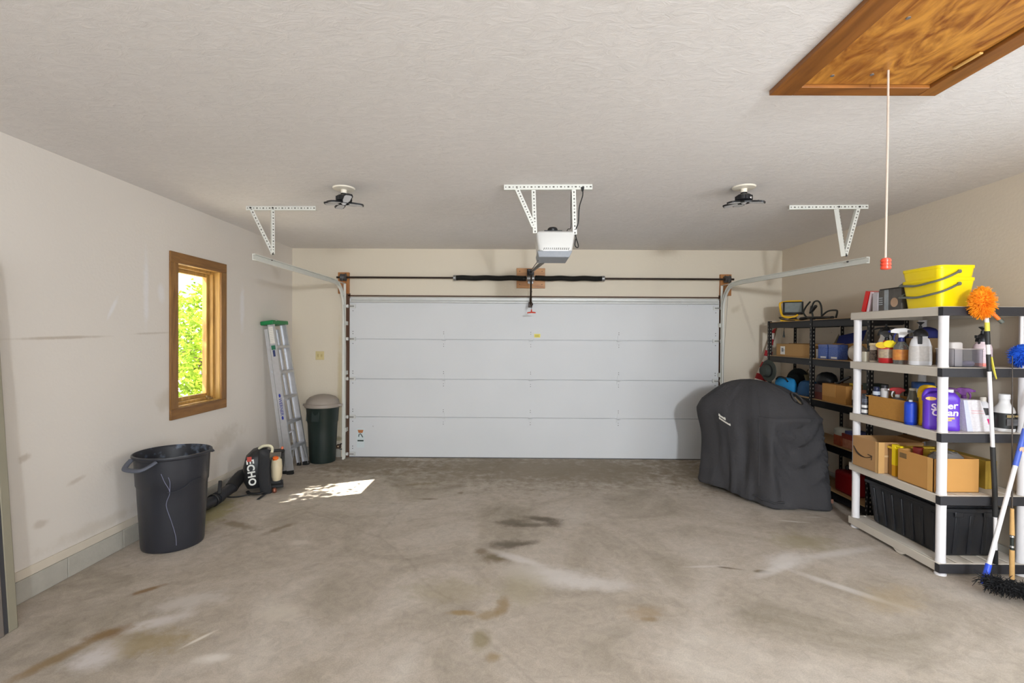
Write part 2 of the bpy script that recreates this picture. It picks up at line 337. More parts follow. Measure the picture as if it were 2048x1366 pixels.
cur = stain_chain(nt, O_, cur, [
    (0.4, 6.0, 2.6, 0.9, 0, (128, 115, 96), 0.55, 1.6), (2.3, 5.9, 0.8, 0.9, 0, (120, 106, 86), 0.5, 1.4), (-1.8, 6.1, 0.9, 0.5, 0, (122, 108, 88), 0.5, 1.4),
    (-0.02, 4.25, 0.17, 0.10, 10, DK, 0.55, 0.9), (0.26, 4.34, 0.20, 0.07, -12, DK, 0.62, 0.9), (0.12, 4.19, 0.22, 0.06, 5, DK, 0.5, 0.9), (0.34, 4.24, 0.10, 0.09, 0, DK, 0.55, 0.9),
    (-0.03, 3.80, 0.17, 0.10, 10, DK, 0.6, 0.9), (0.10, 3.83, 0.12, 0.05, 20, DK, 0.45, 0.9), (-0.13, 3.57, 0.15, 0.10, -25, (104, 90, 62), 0.62, 0.8), (-0.24, 3.67, 0.07, 0.06, 0, (110, 94, 70), 0.5, 0.8),
    (0.02, 3.56, 0.24, 0.06, -32, PALE, 0.55, 0.7), (0.27, 3.30, 0.36, 0.17, -12, PALE, 0.55, 0.8), (0.55, 3.20, 0.28, 0.11, -5, PALE, 0.45, 0.9), (0.06, 3.17, 0.20, 0.28, 0, (166, 156, 130), 0.4, 1.0),
    (-2.07, 2.44, 0.13, 0.15, 10, (205, 198, 194), 0.75, 1.0), (-2.0, 2.72, 0.22, 0.07, 35, (204, 197, 192), 0.65, 1.0), (-1.95, 2.95, 0.24, 0.12, 20, (200, 193, 186), 0.5, 1.3),
    (-2.17, 2.62, 0.11, 0.07, 40, (128, 100, 62), 0.65, 1.0), (-2.26, 2.42, 0.05, 0.28, -20, (138, 112, 72), 0.55, 1.0), (-2.30, 3.08, 0.12, 0.03, 50, (128, 98, 60), 0.6, 1.2), (-1.9, 2.55, 0.25, 0.15, 0, (148, 130, 90), 0.5, 1.4),
    (-1.49, 2.43, 0.09, 0.05, 10, (212, 205, 196), 0.7, 1.0), (-1.66, 2.58, 0.10, 0.014, 60, (214, 206, 194), 0.75, 0.5), (-1.66, 3.80, 0.11, 0.05, 0, (200, 190, 178), 0.55, 1.2), (-1.35, 2.84, 0.16, 0.10, 0, (200, 190, 176), 0.5, 1.2),
    (-0.42, 3.10, 0.34, 0.18, 0, (150, 138, 108), 0.32, 1.2), (-0.06, 2.93, 0.05, 0.12, -10, (136, 112, 70), 0.5, 0.9), (-0.14, 2.84, 0.10, 0.06, 30, (142, 120, 80), 0.45, 0.9), (-0.30, 2.85, 0.10, 0.03, 0, (148, 122, 78), 0.55, 1.0),
    (-0.17, 2.60, 0.06, 0.11, 0, (130, 118, 82), 0.5, 0.8), (-0.10, 2.46, 0.05, 0.05, 0, (140, 118, 74), 0.45, 0.9),
    (1.72, 3.39, 0.07, 0.03, 0, (96, 82, 54), 0.8, 0.8), (1.50, 3.44, 0.10, 0.016, -15, (104, 92, 76), 0.6, 1.0),
    (1.98, 3.56, 0.24, 0.13, 35, PALE, 0.55, 0.9), (1.82, 3.42, 0.26, 0.05, 30, PALE, 0.5, 0.7), (2.45, 3.70, 0.42, 0.06, 16, PALE, 0.45, 0.7), (2.13, 3.18, 0.40, 0.045, -48, PALE, 0.45, 0.7), (1.35, 3.46, 0.16, 0.02, 5, PALE, 0.4, 0.8),
    (0.76, 2.88, 0.15, 0.09, 20, (160, 134, 98), 0.3, 1.2), (0.78, 2.80, 0.06, 0.03, 0, (138, 112, 70), 0.4, 1.0), (2.35, 3.05, 0.30, 0.16, 30, (176, 156, 122), 0.32, 1.3), (2.3, 3.9, 0.3, 0.2, 0, (152, 142, 112), 0.45, 1.4),
    (-2.72, 4.45, 0.18, 0.55, 10, (148, 140, 92), 0.55, 1.4), (-2.35, 4.15, 0.25, 0.06, -25, (122, 108, 84), 0.5, 1.4), (-1.95, 4.08, 0.05, 0.16, -30, (120, 106, 84), 0.5, 1.3), (-0.85, 4.85, 0.12, 0.03, 0, (118, 104, 82), 0.5, 1.2),
    (-0.55, 5.05, 0.05, 0.05, 0, (118, 104, 82), 0.55, 1.2), (-1.0, 5.35, 0.22, 0.05, 10, (126, 112, 84), 0.4, 1.2), (2.45, 4.33, 0.14, 0.02, -12, (206, 200, 192), 0.6, 1.0), (2.7, 4.44, 0.10, 0.02, 0, (206, 200, 192), 0.5, 1.0)])
vc = N(nt, 'ShaderNodeTexVoronoi', feature='DISTANCE_TO_EDGE'); vc.inputs['Scale'].default_value = 0.42
wp = N(nt, 'ShaderNodeMix', data_type='VECTOR'); wp.inputs[0].default_value = 0.22; L.new(O_, wp.inputs[4]); L.new(na.outputs[1], wp.inputs[5]); L.new(wp.outputs[1], vc.inputs['Vector'])
ck = N(nt, 'ShaderNodeMapRange'); ck.inputs[1].default_value = 0.0; ck.inputs[2].default_value = 0.006; ck.inputs[3].default_value = 0.14; ck.inputs[4].default_value = 0
L.new(vc.outputs[0], ck.inputs[0])
mk = N(nt, 'ShaderNodeMix', data_type='RGBA'); mk.inputs[7].default_value = rgb((96, 84, 66)); L.new(ck.outputs[0], mk.inputs[0]); L.new(cur, mk.inputs[6])
L.new(mk.outputs[2], b.inputs['Base Color'])
b.inputs['Roughness'].default_value = 0.72; b.inputs['Specular IOR Level'].default_value = 0.3
bp = N(nt, 'ShaderNodeBump'); bp.inputs['Strength'].default_value = 0.25; bp.inputs['Distance'].default_value = 0.006
L.new(nb.outputs[0], bp.inputs['Height']); L.new(bp.outputs[0], b.inputs['Normal'])

T = 0.16
f = B(); f.box((XL - T, YR - 0.2, -0.12), (XR + T, D + T, 0)); struct(f.build('floor', mF))
c = B(); c.box((XL - T, YR - 0.2, HC), (XR + T, D + T, HC + 0.12)); struct(c.build('ceiling', mC))
# window hole in the left wall
WY0, WY1, WZ0, WZ1 = 4.275, 4.925, 0.965, 2.245
w = B()
w.box((XL - T, YR - 0.2, 0), (XL, WY0, HC)); w.box((XL - T, WY1, 0), (XL, D + T, HC)); w.box((XL - T, WY0, 0), (XL, WY1, WZ0)); w.box((XL - T, WY0, WZ1), (XL, WY1, HC))
struct(w.build('wall_left', WALLL))
w = B(); w.box((XR, YR - 0.2, 0), (XR + T, 0.90, HC)); w.box((XR, 2.0, 0), (XR + T, D + T, HC)); w.box((XR, 0.90, 2.06), (XR + T, 2.0, HC)); struct(w.build('wall_right', WALLR))
# back wall with the overhead door opening
DX0, DX1, DZ = -2.215, 2.715, 2.145
w = B(); w.box((XL, D, 0), (DX0, D + T, HC)); w.box((DX1, D, 0), (XR, D + T, HC)); w.box((DX0, D, DZ), (DX1, D + T, HC)); struct(w.build('wall_back', WALLB))
# rear wall, with an unseen opening added for the fill light
w = B(); w.box((XL, YR - T, 0), (-2.1, YR, HC)); w.box((2.7, YR - T, 0), (XR, YR, HC)); w.box((-2.1, YR - T, 2.45), (2.7, YR, HC)); struct(w.build('wall_rear', WALLB))
# foundation curb and base trim
BLK = mat('foundation_block', (172, 168, 158), 0.85, var=0.16, vs=9, bump=0.4, bs=40)
TRIMP = mat('trim_paint', (208, 198, 182), 0.55, var=0.06)
k = B()
for i in range(-8, 15):
    y0 = 0.46 * i; y1 = min(y0 + 0.455, D - 0.02)
    if y1 > y0: k.box((XL, y0, 0), (XL + 0.018, y1, 0.135))
struct(k.build('trim_1', BLK, bevel=0.003))
k = B(); k.box((XL, YR, 0.135), (XL + 0.012, D, 0.192)); struct(k.build('baseboard_left', TRIMP, bevel=0.003))
k = B(); k.box((XL + 0.02, D - 0.018, 0), (-2.30, D, 0.135)); k.box((2.82, D - 0.018, 0), (XR - 0.02, D, 0.135)); k.box((XR - 0.018, 2.0, 0), (XR, D, 0.135)); struct(k.build('trim_2', BLK, bevel=0.003))
k = B(); k.box((XL + 0.02, D - 0.012, 0.135), (-2.30, D, 0.192)); k.box((2.82, D - 0.012, 0.135), (XR - 0.02, D, 0.192)); struct(k.build('baseboard_back', TRIMP, bevel=0.003))
JAMB = mat('jamb_wood', (86, 58, 40), 0.6, var=0.15, vs=6, stretch=(1, 1, 0.1))
k = B(); k.box((DX0 - 0.02, D - 0.012, 0), (DX0 + 0.034, D + 0.002, 2.17)); struct(k.build('trim_3', JAMB))
k = B(); k.box((DX1 - 0.034, D - 0.012, 0), (DX1 + 0.02, D + 0.002, 2.17)); struct(k.build('trim_4', JAMB))
k = B(); k.box((DX0, D - 0.012, 2.135), (DX1, D + 0.004, 2.149)); struct(k.build('trim_5', JAMB))
k = B(); k.box((DX0, D + 0.028, 2.06), (DX1, D + 0.06, 2.147)); struct(k.build('trim_6', TRIMP))

# ------------------------------------------------------------------ overhead door (door_1)
m, nt, b = new_mat('door_skin'); L = nt.links
tc = N(nt, 'ShaderNodeTexCoord'); n1 = N(nt, 'ShaderNodeTexNoise'); n1.inputs['Scale'].default_value = 90; n1.inputs['Detail'].default_value = 3; L.new(tc.outputs['Object'], n1.inputs['Vector'])
n2 = N(nt, 'ShaderNodeTexNoise'); n2.inputs['Scale'].default_value = 1.5; L.new(tc.outputs['Object'], n2.inputs['Vector'])
mx = N(nt, 'ShaderNodeMix', data_type='RGBA'); mx.inputs[6].default_value = rgb((201, 203, 205)); mx.inputs[7].default_value = rgb((211, 212, 214)); L.new(n2.outputs[0], mx.inputs[0])
vo = N(nt, 'ShaderNodeTexVoronoi'); vo.inputs['Scale'].default_value = 2.3; L.new(tc.outputs['Object'], vo.inputs['Vector'])
lt = N(nt, 'ShaderNodeMapRange'); lt.inputs[1].default_value = 0.015; lt.inputs[2].default_value = 0.028; lt.inputs[3].default_value = 0.5; lt.inputs[4].default_value = 0; L.new(vo.outputs['Distance'], lt.inputs[0])
m2 = N(nt, 'ShaderNodeMix', data_type='RGBA'); m2.inputs[7].default_value = rgb((110, 108, 104)); L.new(lt.outputs[0], m2.inputs[0]); L.new(mx.outputs[2], m2.inputs[6])
L.new(m2.outputs[2], b.inputs['Base Color']); b.inputs['Roughness'].default_value = 0.55
bp = N(nt, 'ShaderNodeBump'); bp.inputs['Strength'].default_value = 0.18; bp.inputs['Distance'].default_value = 0.004; L.new(n1.outputs[0], bp.inputs['Height']); L.new(bp.outputs[0], b.inputs['Normal'])
SKIN = m
door = bpy.data.objects.new('door_1', None); COL.objects.link(door); door.location = (0.25, D - 0.02, 0); struct(door)
HW = 2.435
zs = [0.012, 0.539, 1.044, 1.569, 2.11]
GALV = mat('galvanised_white', (205, 205, 202), 0.45, 0.2)
SEALRUB = mat('seam_rubber', (96, 96, 96), 0.8)  # grey rubber of the door's bottom seal
DARKDOT = mat('screw_dark', (70, 66, 62), 0.5, 0.4)
for i in range(4):
    k = B(); z0, z1 = zs[i], zs[i + 1]
    k.box((-HW, 0, z0 + (0.004 if i else 0)), (HW, 0.045, z1 - 0.007))
    k.box((-HW, 0.003, z1 - 0.007), (HW, 0.045, z1 - 0.001))
    if i < 3: k.box((-HW, 0.018, z1 - 0.01), (HW, 0.036, z1 + 0.02))
    k.build('door_section', SKIN, door, bevel=0.0015)
k = B(); k.box((-HW, 0.004, 0.0), (HW, 0.04, 0.012)); k.build('bottom_seal', SEALRUB, door)
# stiffener strut along the top
k = B(); k.sweep([(-0.055, -0.035), (-0.012, -0.035), (-0.012, -0.012), (0.0, 0.0), (-0.012, 0.012), (-0.012, 0.022), (-0.05, 0.022), (-0.05, 0.026), (0.004, 0.03), (0.004, -0.039), (-0.055, -0.039)], [(-HW + 0.02, -0.006, 2.078), (HW - 0.02, -0.006, 2.078)], (0, 1, 0))
k.build('strut', GALV, door)
for i in (1, 2, 3):
    z = zs[i]
    for x in (-1.19, -0.04, 1.12):
        k = B(); k.cbox((x, -0.004, z + 0.02), (0.03, 0.008, 0.075)); k.cbox((x, -0.004, z - 0.035), (0.05, 0.008, 0.045)); k.tube([(x - 0.028, -0.006, z - 0.004), (x + 0.028, -0.006, z - 0.004)], 0.007, 8)
        for dz in (0.10, 0.075, -0.06, -0.09): k.cbox((x, -0.002, z + dz), (0.008, 0.006, 0.008), 1)
        k.build('hinge', [SKIN, DARKDOT], door)
for s in (-1, 1):
    for z in (0.05, zs[1], zs[2], zs[3], 2.0):
        k = B(); x = s * (HW - 0.045)
        k.cbox((x, -0.008, z), (0.075, 0.016, 0.05)); k.tube([(x - s * 0.02, -0.022, z), (s * (HW + 0.03), -0.022, z)], 0.007, 8, 1)
        k.lathe([(0.008, -0.012), (0.022, -0.012), (0.022, 0.012), (0.008, 0.012)], n=14, mi=2, M=Matrix.Translation((s * (HW + 0.022), -0.022, z)) @ Matrix.Rotation(R(90), 4, 'Y'))
        for dz in (0.07, 0.10, -0.06): k.cbox((x, -0.002, z + dz), (0.009, 0.006, 0.009), 3)
        k.build('roller_hinge', [GALV, CHROME, WHITE, DARKDOT], door)
st = B(); st.box((-2.335, -0.0015, 0.13), (-2.235, 0, 0.385)); so = st.build('warning_sticker', mat('sticker_pale', (205, 214, 216), 0.4, var=0.02), door)
k = B(); k.prism([(-2.325, 0.365), (-2.245, 0.365), (-2.26, 0.325), (-2.31, 0.325)], 0, 0.0015, 0, Matrix.Translation((0, -0.0016, 0)) @ Matrix.Rotation(R(90), 4, 'X'))
k.build('warning_mark', mat('sticker_orange', (176, 110, 62), 0.4), so)
k = B(); k.tube([(-2.31, -0.003, 0.275), (-2.305, -0.003, 0.305), (-2.285, -0.003, 0.315), (-2.27, -0.003, 0.295), (-2.255, -0.003, 0.268)], 0.006, 6); k.box((-2.325, -0.0032, 0.213), (-2.245, -0.0016, 0.232)); k.build('warning_mark', mat('sticker_dark', (52, 66, 62), 0.5), so)
k = B(); k.box((0.005, -0.0015, 1.602), (0.085, 0, 1.648)); so = k.build('yellow_label', mat('sticker_yellow', (222, 204, 40), 0.4, var=0.03), door)
k = B()
for q in range(3): k.box((0.012, -0.0022, 1.610 + q * 0.011), (0.078 - 0.012 * (q % 2), -0.0014, 1.614 + q * 0.011))
k.build('label_print', mat('print_olive', (130, 118, 30), 0.5), so)

# ------------------------------------------------------------------ window (window_1)
WOODT = wood('window_casing_oak', (112, 76, 34), (152, 108, 54), 'Z', 7)
WOODH = wood('window_casing_oak_level', (108, 72, 32), (148, 104, 52), 'Y', 7)
WOODF = wood('window_sash_oak', (152, 112, 54), (198, 156, 84), 'Z', 7)
win = bpy.data.objects.new('window_1', None); COL.objects.link(win); win.location = (XL, 4.6, 0.965); struct(win)
def wb(a, bb): return ((a[0] - XL, a[1] - 4.6, a[2] - 0.965), (bb[0] - XL, bb[1] - 4.6, bb[2] - 0.965))
ct = 0.018
for nm, a, bb, mm in (('casing', (XL, 4.19, 0.965), (XL + ct, 4.285, 2.235), WOODT), ('casing', (XL, 4.915, 0.965), (XL + ct, 5.005, 2.235), WOODT), ('casing', (XL, 4.19, 2.235), (XL + ct, 5.005, 2.327), WOODH), ('casing', (XL, 4.19, 0.873), (XL + ct, 5.005, 0.965), WOODH)):
    k = B(); k.box(*wb(a, bb)); k.build(nm, mm, win, bevel=0.003)
k = B(); j = 0.012; x0, x1 = XL - T, XL
k.box(*wb((x0, WY0, WZ0), (x1, WY0 + j, WZ1))); k.box(*wb((x0, WY1 - j, WZ0), (x1, WY1, WZ1))); k.box(*wb((x0, WY0 + j, WZ0), (x1, WY1 - j, WZ0 + j))); k.box(*wb((x0, WY0 + j, WZ1 - j), (x1, WY1 - j, WZ1)))
k.build('jamb', WOODF, win, bevel=0.002)
def ring(k, xa, xb, y0, y1, z0, z1, t):
    k.box(*wb((xa, y0, z0), (xb, y0 + t, z1))); k.box(*wb((xa, y1 - t, z0), (xb, y1, z1))); k.box(*wb((xa, y0 + t, z0), (xb, y1 - t, z0 + t))); k.box(*wb((xa, y0 + t, z1 - t), (xb, y1 - t, z1)))
k = B(); ring(k, XL - 0.09, XL - 0.055, WY0 + j, WY1 - j, WZ0 + j, WZ1 - j, 0.024); k.build('stop', WOODF, win, bevel=0.002)
k = B(); ring(k, XL - 0.14, XL - 0.095, WY0 + j + 0.006, WY1 - j - 0.006, WZ0 + j + 0.006, WZ1 - j - 0.006, 0.052); sash = k.build('sash', WOODF, win, bevel=0.003)
GLASS = mat('window_glass', (250, 252, 250), 0.0, var=0.0)
mg, nt, b = new_mat('clear_pane'); L = nt.links
tr = N(nt, 'ShaderNodeBsdfTransparent'); gl = N(nt, 'ShaderNodeBsdfGlossy'); gl.inputs['Roughness'].default_value = 0.02
ms = N(nt, 'ShaderNodeMixShader'); ms.inputs[0].default_value = 0.05
L.new(tr.outputs[0], ms.inputs[1]); L.new(gl.outputs[0], ms.inputs[2]); L.new(ms.outputs[0], nt.nodes['Material Output'].inputs[0])
CLEAR = mg
k = B(); k.box(*wb((XL - 0.120, WY0 + 0.065, WZ0 + 0.065), (XL - 0.116, WY1 - 0.065, WZ1 - 0.065))); k.build('pane', CLEAR, sash)
k = B(); k.cbox((-0.045, 0.22, 0.022), (0.03, 0.07, 0.018)); k.tube([(-0.04, 0.22, 0.032), (-0.02, 0.19, 0.045), (-0.015, 0.13, 0.043)], 0.006, 8); k.lathe([(0.004, 0), (0.009, 0.004), (0.009, 0.02), (0.004, 0.024)], (-0.015, 0.13, 0.036), 12)
k.build('crank_handle', mat('bronze_handle', (150, 124, 84), 0.35, 0.6), win, bevel=0.002)

# ------------------------------------------------------------------ outside the window
GR = mat('gravel_drive', (206, 200, 186), 0.9, var=0.25, vs=6, bump=0.3)
g = B(); g.box((-30, -8, -0.30), (XL - T, 30, -0.12)); struct(g.build('ground_outside', GR))
ml, nt, b = new_mat('leaf_green'); L = nt.links
tc = N(nt, 'ShaderNodeTexCoord'); n1 = N(nt, 'ShaderNodeTexNoise'); n1.inputs['Scale'].default_value = 3.5; L.new(tc.outputs['Object'], n1.inputs['Vector'])
cr = N(nt, 'ShaderNodeValToRGB'); cr.color_ramp.elements[0].position = 0.3; cr.color_ramp.elements[1].position = 0.7
cr.color_ramp.elements[0].color = rgb((104, 136, 30)); cr.color_ramp.elements[1].color = rgb((176, 198, 74)); L.new(n1.outputs[0], cr.inputs[0])
d1 = N(nt, 'ShaderNodeBsdfDiffuse'); t1 = N(nt, 'ShaderNodeBsdfTranslucent'); ms = N(nt, 'ShaderNodeMixShader'); ms.inputs[0].default_value = 0.45
L.new(cr.outputs[0], d1.inputs[0]); L.new(cr.outputs[0], t1.inputs[0]); L.new(d1.outputs[0], ms.inputs[1]); L.new(t1.outputs[0], ms.inputs[2]); L.new(ms.outputs[0], nt.nodes['Material Output'].inputs[0])
LEAF = ml
BARK = mat('bark', (92, 76, 60), 0.9, var=0.3, vs=12, bump=0.6, bs=30)
def leaf(b_, p, s, rnd):
    q = Euler((rnd.uniform(0, 6.3), rnd.uniform(-0.9, 0.9), rnd.uniform(0, 6.3))).to_matrix()
    pts = [(-0.5, 0, 0), (-0.15, 0.26, 0.05), (0.25, 0.2, 0.05), (0.55, 0, -0.05), (0.25, -0.2, 0.05), (-0.15, -0.26, 0.05)]
    b_.add([Vector(p) + q @ (Vector(v) * s) for v in pts], [(0, 1, 2, 3), (0, 3, 4, 5)])
def tree(name, label, loc, trunk_h, blobs, n, s, seed, fall=None):
    rnd = random.Random(seed); t = thing(name, label, 'tree', loc)
    k = B(); k.tube(spline([(0, 0, -0.12), (0.05, 0.03, trunk_h * 0.4), (-0.03, 0.05, trunk_h)], 5), [0.07 - 0.03 * i / 10 for i in range(11)], 9)
    for (cx, cy, cz, r) in blobs:
        for _ in range(4):
            e = (cx + rnd.uniform(-.7, .7) * r, cy + rnd.uniform(-.7, .7) * r, cz + rnd.uniform(-.5, .5) * r)
            k.tube(spline([(-0.03, 0.05, trunk_h * 0.8), (cx * 0.5, cy * 0.5, (trunk_h + cz) / 2), e], 5), [0.03 - 0.0022 * i for i in range(11)], 6)
    k.build('trunk', BARK, t)
    k = B(); tot = sum(b_[3] ** 2 for b_ in blobs)
    for (cx, cy, cz, r) in blobs:
        # leaves gather in sprays along twigs
        for _ in range(int(n * r * r / tot / 14)):
            while True:
                u = Vector((rnd.uniform(-1, 1), rnd.uniform(-1, 1), rnd.uniform(-1, 1)))
                if u.length < 1: break
            c0 = Vector((cx, cy, cz)) + u * r; d = Vector((rnd.gauss(0, 1), rnd.gauss(0, 1), rnd.gauss(0, .4))).normalized()
            for i in range(14): leaf(k, c0 + d * (i - 7) * s * 0.35 + Vector((rnd.gauss(0, 1), rnd.gauss(0, 1), rnd.gauss(0, 1))) * s * 0.5, s * rnd.uniform(.7, 1.2), rnd)
    k.build('foliage', LEAF, t)
    return t
tree('garden_tree', 'leafy yellow-green tree filling the view through the window', (-5.35, 8.4, 0), 1.3, [(0, 0, 1.45, 1.15), (-0.9, 0.6, 1.5, 0.95), (0.7, -0.5, 1.0, 0.75), (-0.4, -0.6, 0.7, 0.8), (0.5, 0.9, 1.45, 0.8)], 8500, 0.09, 3)
tree('shade_tree', 'leafy tree standing close beside the left wall, shading the window', (-5.3, 2.6, 0), 2.6, [(0.55, 1.15, 3.05, 0.72), (0.2, 0.4, 3.5, 0.8), (0.9, 1.55, 2.85, 0.6), (-0.6, 0.1, 3.3, 0.8)], 7400, 0.075, 11)
# ================================================================== DOOR HARDWARE, CEILING
def slotted(k, p, q, w, t, up, n, mi=1, side=1):
    """Perforated angle iron: two flanges with dark slots on the wide face."""
    k.bar(p, q, w, 0.003, 0, up)
    p, q = Vector(p), Vector(q); d = (q - p); l = d.length; dn = d.normalized(); u = Vector(up)
    x = dn.cross(u).normalized(); u2 = x.cross(dn)
    k.bar(p + x * (w / 2) * side + u2 * (-0.016), q + x * (w / 2) * side + u2 * (-0.016), 0.003, 0.032, 0, up)
    for i in range(n):
        a = p + d * ((i + 0.5) / n); ln = l / n * (0.5 if i % 2 else 0.22)
        k.bar(a - dn * ln / 2 + u2 * 0.0012, a + dn * ln / 2 + u2 * 0.0012, 0.010, 0.003, mi, up)
        k.bar(a - dn * ln / 2 - u2 * 0.0012, a + dn * ln / 2 - u2 * 0.0012, 0.010, 0.003, mi, up)
SLOT = mat('slot_shadow', (96, 92, 86), 0.8)
def track(name, s, x0, x1, label, bar, diag_top, vert_top, foot):
    """Curved overhead door track with its ceiling hanger. x0 vertical track, x1 rear end of level track."""
    t = thing(name, label, 'track', (x0, 6.40, 0), 0, 'overhead door tracks')
    y1 = -2.35
    path = [(0, 0, 0.0), (0, 0, 1.0), (0, 0, 1.93)] + arc((0, -0.33, 1.95), 0.33, 0, 78, 8)
    path += [((x1 - x0) * f, -0.33 + (y1 + 0.33) * f, 2.284 - 0.03 * f) for f in (0.08, 0.5, 1.0)]
    k = B(); k.sweep([(-0.012, -0.026), (0.014, -0.026), (0.014, -0.020), (-0.007, -0.020), (-0.007, 0.020), (0.014, 0.020), (0.014, 0.026), (-0.012, 0.026)], [(x, y, z) for x, y, z in path], (-s, 0, 0))
    k.build('rail', TRACKW, t, ang=50)
    k = B()
    for z in (0.35, 1.1, 1.75):
        kb = B(); kb.box((-0.02, 0.027, z), (0.02, 0.115, z + 0.05)); kb.build('jamb_bracket', TRACKW, t)
    k.bar((0, 0.03, 2.0), (0, 0.03, 2.29), 0.03, 0.004, 0, (0, 1, 0)); k.bar((0, 0.03, 2.29), (0, -0.28, 2.29), 0.03, 0.004)
    k.build('curve_bracket', TRACKW, t)
    hy = foot[1] - 6.40
    L_ = lambda p: (p[0] - x0, p[1] - 6.40, p[2])
    k = B(); slotted(k, L_(bar[0]), L_(bar[1]), 0.034, 0.003, (0, -1, 0), 22); k.build('ceiling_angle', [TRACKW, SLOT], t)
    k = B(); slotted(k, L_(diag_top), L_(foot), 0.03, 0.003, (0, -1, 0), 16); k.build('brace', [TRACKW, SLOT], t)
    k = B(); slotted(k, L_(vert_top), L_(foot), 0.024, 0.003, (0.7, -0.7, 0), 16); k.build('strap', [TRACKW, SLOT], t)
    for p in (diag_top, vert_top, foot):
        k = B(); k.lathe([(0.008, 0), (0.008, 0.008)], n=8, M=Matrix.Translation(L_((p[0], p[1] - 0.004, p[2]))) @ Matrix.Rotation(R(90), 4, 'X')); k.build('bolt', DARKDOT, t)
    k = B(); k.lathe([(0.008, 0), (0.008, 0.008)], n=8, M=Matrix.Translation(L_((foot[0] + 0.0, foot[1] - 0.02, foot[2] - 0.055))) @ Matrix.Rotation(R(90), 4, 'X'))
    k.build('bolt', DARKDOT, t)
zc = HC - 0.018
track('door_track', -1, -2.226, -2.155, 'white overhead track curving from the door toward the left wall window, hung from two straps', ((-2.416, 4.41, zc), (-1.786, 4.40, zc)), (-2.37, 4.405, zc), (-2.17, 4.405, zc), (-2.165, 4.40, 2.335))
track('door_track', 1, 2.69, 2.885, 'white overhead track curving from the door above the black shelving, hung from two straps', ((2.376, 4.30, zc), (3.037, 4.27, zc)), (2.965, 4.28, zc), (2.79, 4.285, zc), (2.852, 4.275, 2.325))

# boards the door springs bolt to
def board(x0, x1, z0, z1, label, m):
    k = B(); k.box((x0, D - 0.038, z0), (x1, D, z1)); 
    for x in (x0 + 0.04, x1 - 0.04):
        for z in (z0 + 0.05, z1 - 0.04): k.lathe([(0.007, 0), (0.005, 0.004)], n=8, mi=1, M=Matrix.Translation((x, D - 0.038, z)) @ Matrix.Rotation(R(90), 4, 'X'))
    return tag(k.build('mounting_board', [m, DARKDOT], bevel=0.003), label, 'board')
board(0.018, 0.392, 2.25, 2.512, 'square varnished board on the wall above the middle of the overhead door', PINE)
board(-2.335, -2.19, 2.165, 2.445, 'short upright board at the upper left corner of the overhead door', PINEV)
board(2.69, 2.835, 2.165, 2.445, 'short upright board at the upper right corner of the overhead door', PINEV)

ms_, nt, b = new_mat('spring_coil'); L = nt.links
tc = N(nt, 'ShaderNodeTexCoord'); wv = N(nt, 'ShaderNodeTexWave', bands_direction='X'); wv.inputs['Scale'].default_value = 40; L.new(tc.outputs['Object'], wv.inputs[0])
b.inputs['Base Color'].default_value = rgb((36, 36, 34)); b.inputs['Roughness'].default_value = 0.45; b.inputs['Metallic'].default_value = 0.4
bp = N(nt, 'ShaderNodeBump'); bp.inputs['Distance'].default_value = 0.004; L.new(wv.outputs[1], bp.inputs['Height']); L.new(bp.outputs[0], b.inputs['Normal'])
SY = D - 0.10; SZ = 2.372
t = thing('torsion_spring', 'black twin torsion springs on a long shaft above the overhead door', 'spring', (0.2, SY, SZ))
SHAFT = mat('dark_shaft', (52, 40, 32), 0.45, 0.5)
k = B(); k.tube([(-2.53, 0, 0.0), (2.64, 0, 0.0)], 0.0127, 10); k.build('shaft', SHAFT, t)
for x0, x1 in ((-0.97, -0.06), (0.06, 0.93)):
    n = 40; k = B(); k.tube([(x0 + (x1 - x0) * i / n, 0.003 * math.sin(i * 0.35), 0.0035 * math.sin(i * 0.45 + (x0 > 0))) for i in range(n + 1)], 0.034, 14); k.build('coil', ms_, t)
for x in (-0.985, 0.945):
    k = B(); k.lathe([(0.014, -0.02), (0.037, -0.02), (0.037, 0.012), (0.03, 0.02), (0.014, 0.02)], n=16, M=Matrix.Translation((x, 0, 0)) @ Matrix.Rotation(R(90), 4, 'Y')); k.build('winding_cone', GREYM, t)
k = B(); k.cbox((0, 0.03, 0), (0.01, 0.062, 0.11)); k.cbox((0, 0.058, -0.0), (0.07, 0.006, 0.13)); k.lathe([(0.014, -0.05), (0.032, -0.05), (0.036, -0.02), (0.036, 0.02), (0.032, 0.05), (0.014, 0.05)], n=16, M=Matrix.Rotation(R(90), 4, 'Y')); k.build('bearing_plate', GREYM, t, bevel=0.002)
for s, x in ((-1, -2.44), (1, 2.555)):
    k = B(); k.lathe([(0.014, -0.035), (0.045, -0.035), (0.05, -0.03), (0.043, -0.02), (0.043, 0.025), (0.052, 0.03), (0.03, 0.038), (0.014, 0.038)], n=18, M=Matrix.Translation((x + 0.0, -0.0, 0)) @ Matrix.Rotation(R(90), 4, 'Y')); k.build('cable_drum', mat('drum_grey', (88, 86, 86), 0.5, 0.6), t)
    k = B(); k.cbox((x + s * 0.045, 0.027, 0), (0.006, 0.066, 0.08)); k.build('end_plate', BLACKM, t)
    k = B(); k.tube([(x + s * 0.0, -0.05, 0), (x + s * -0.06, -0.05, -1.0), (x + s * -0.06, -0.035, -2.3)], 0.002, 6); k.build('lift_cable', mat('cable_steel', (120, 118, 112), 0.4, 0.7), t)

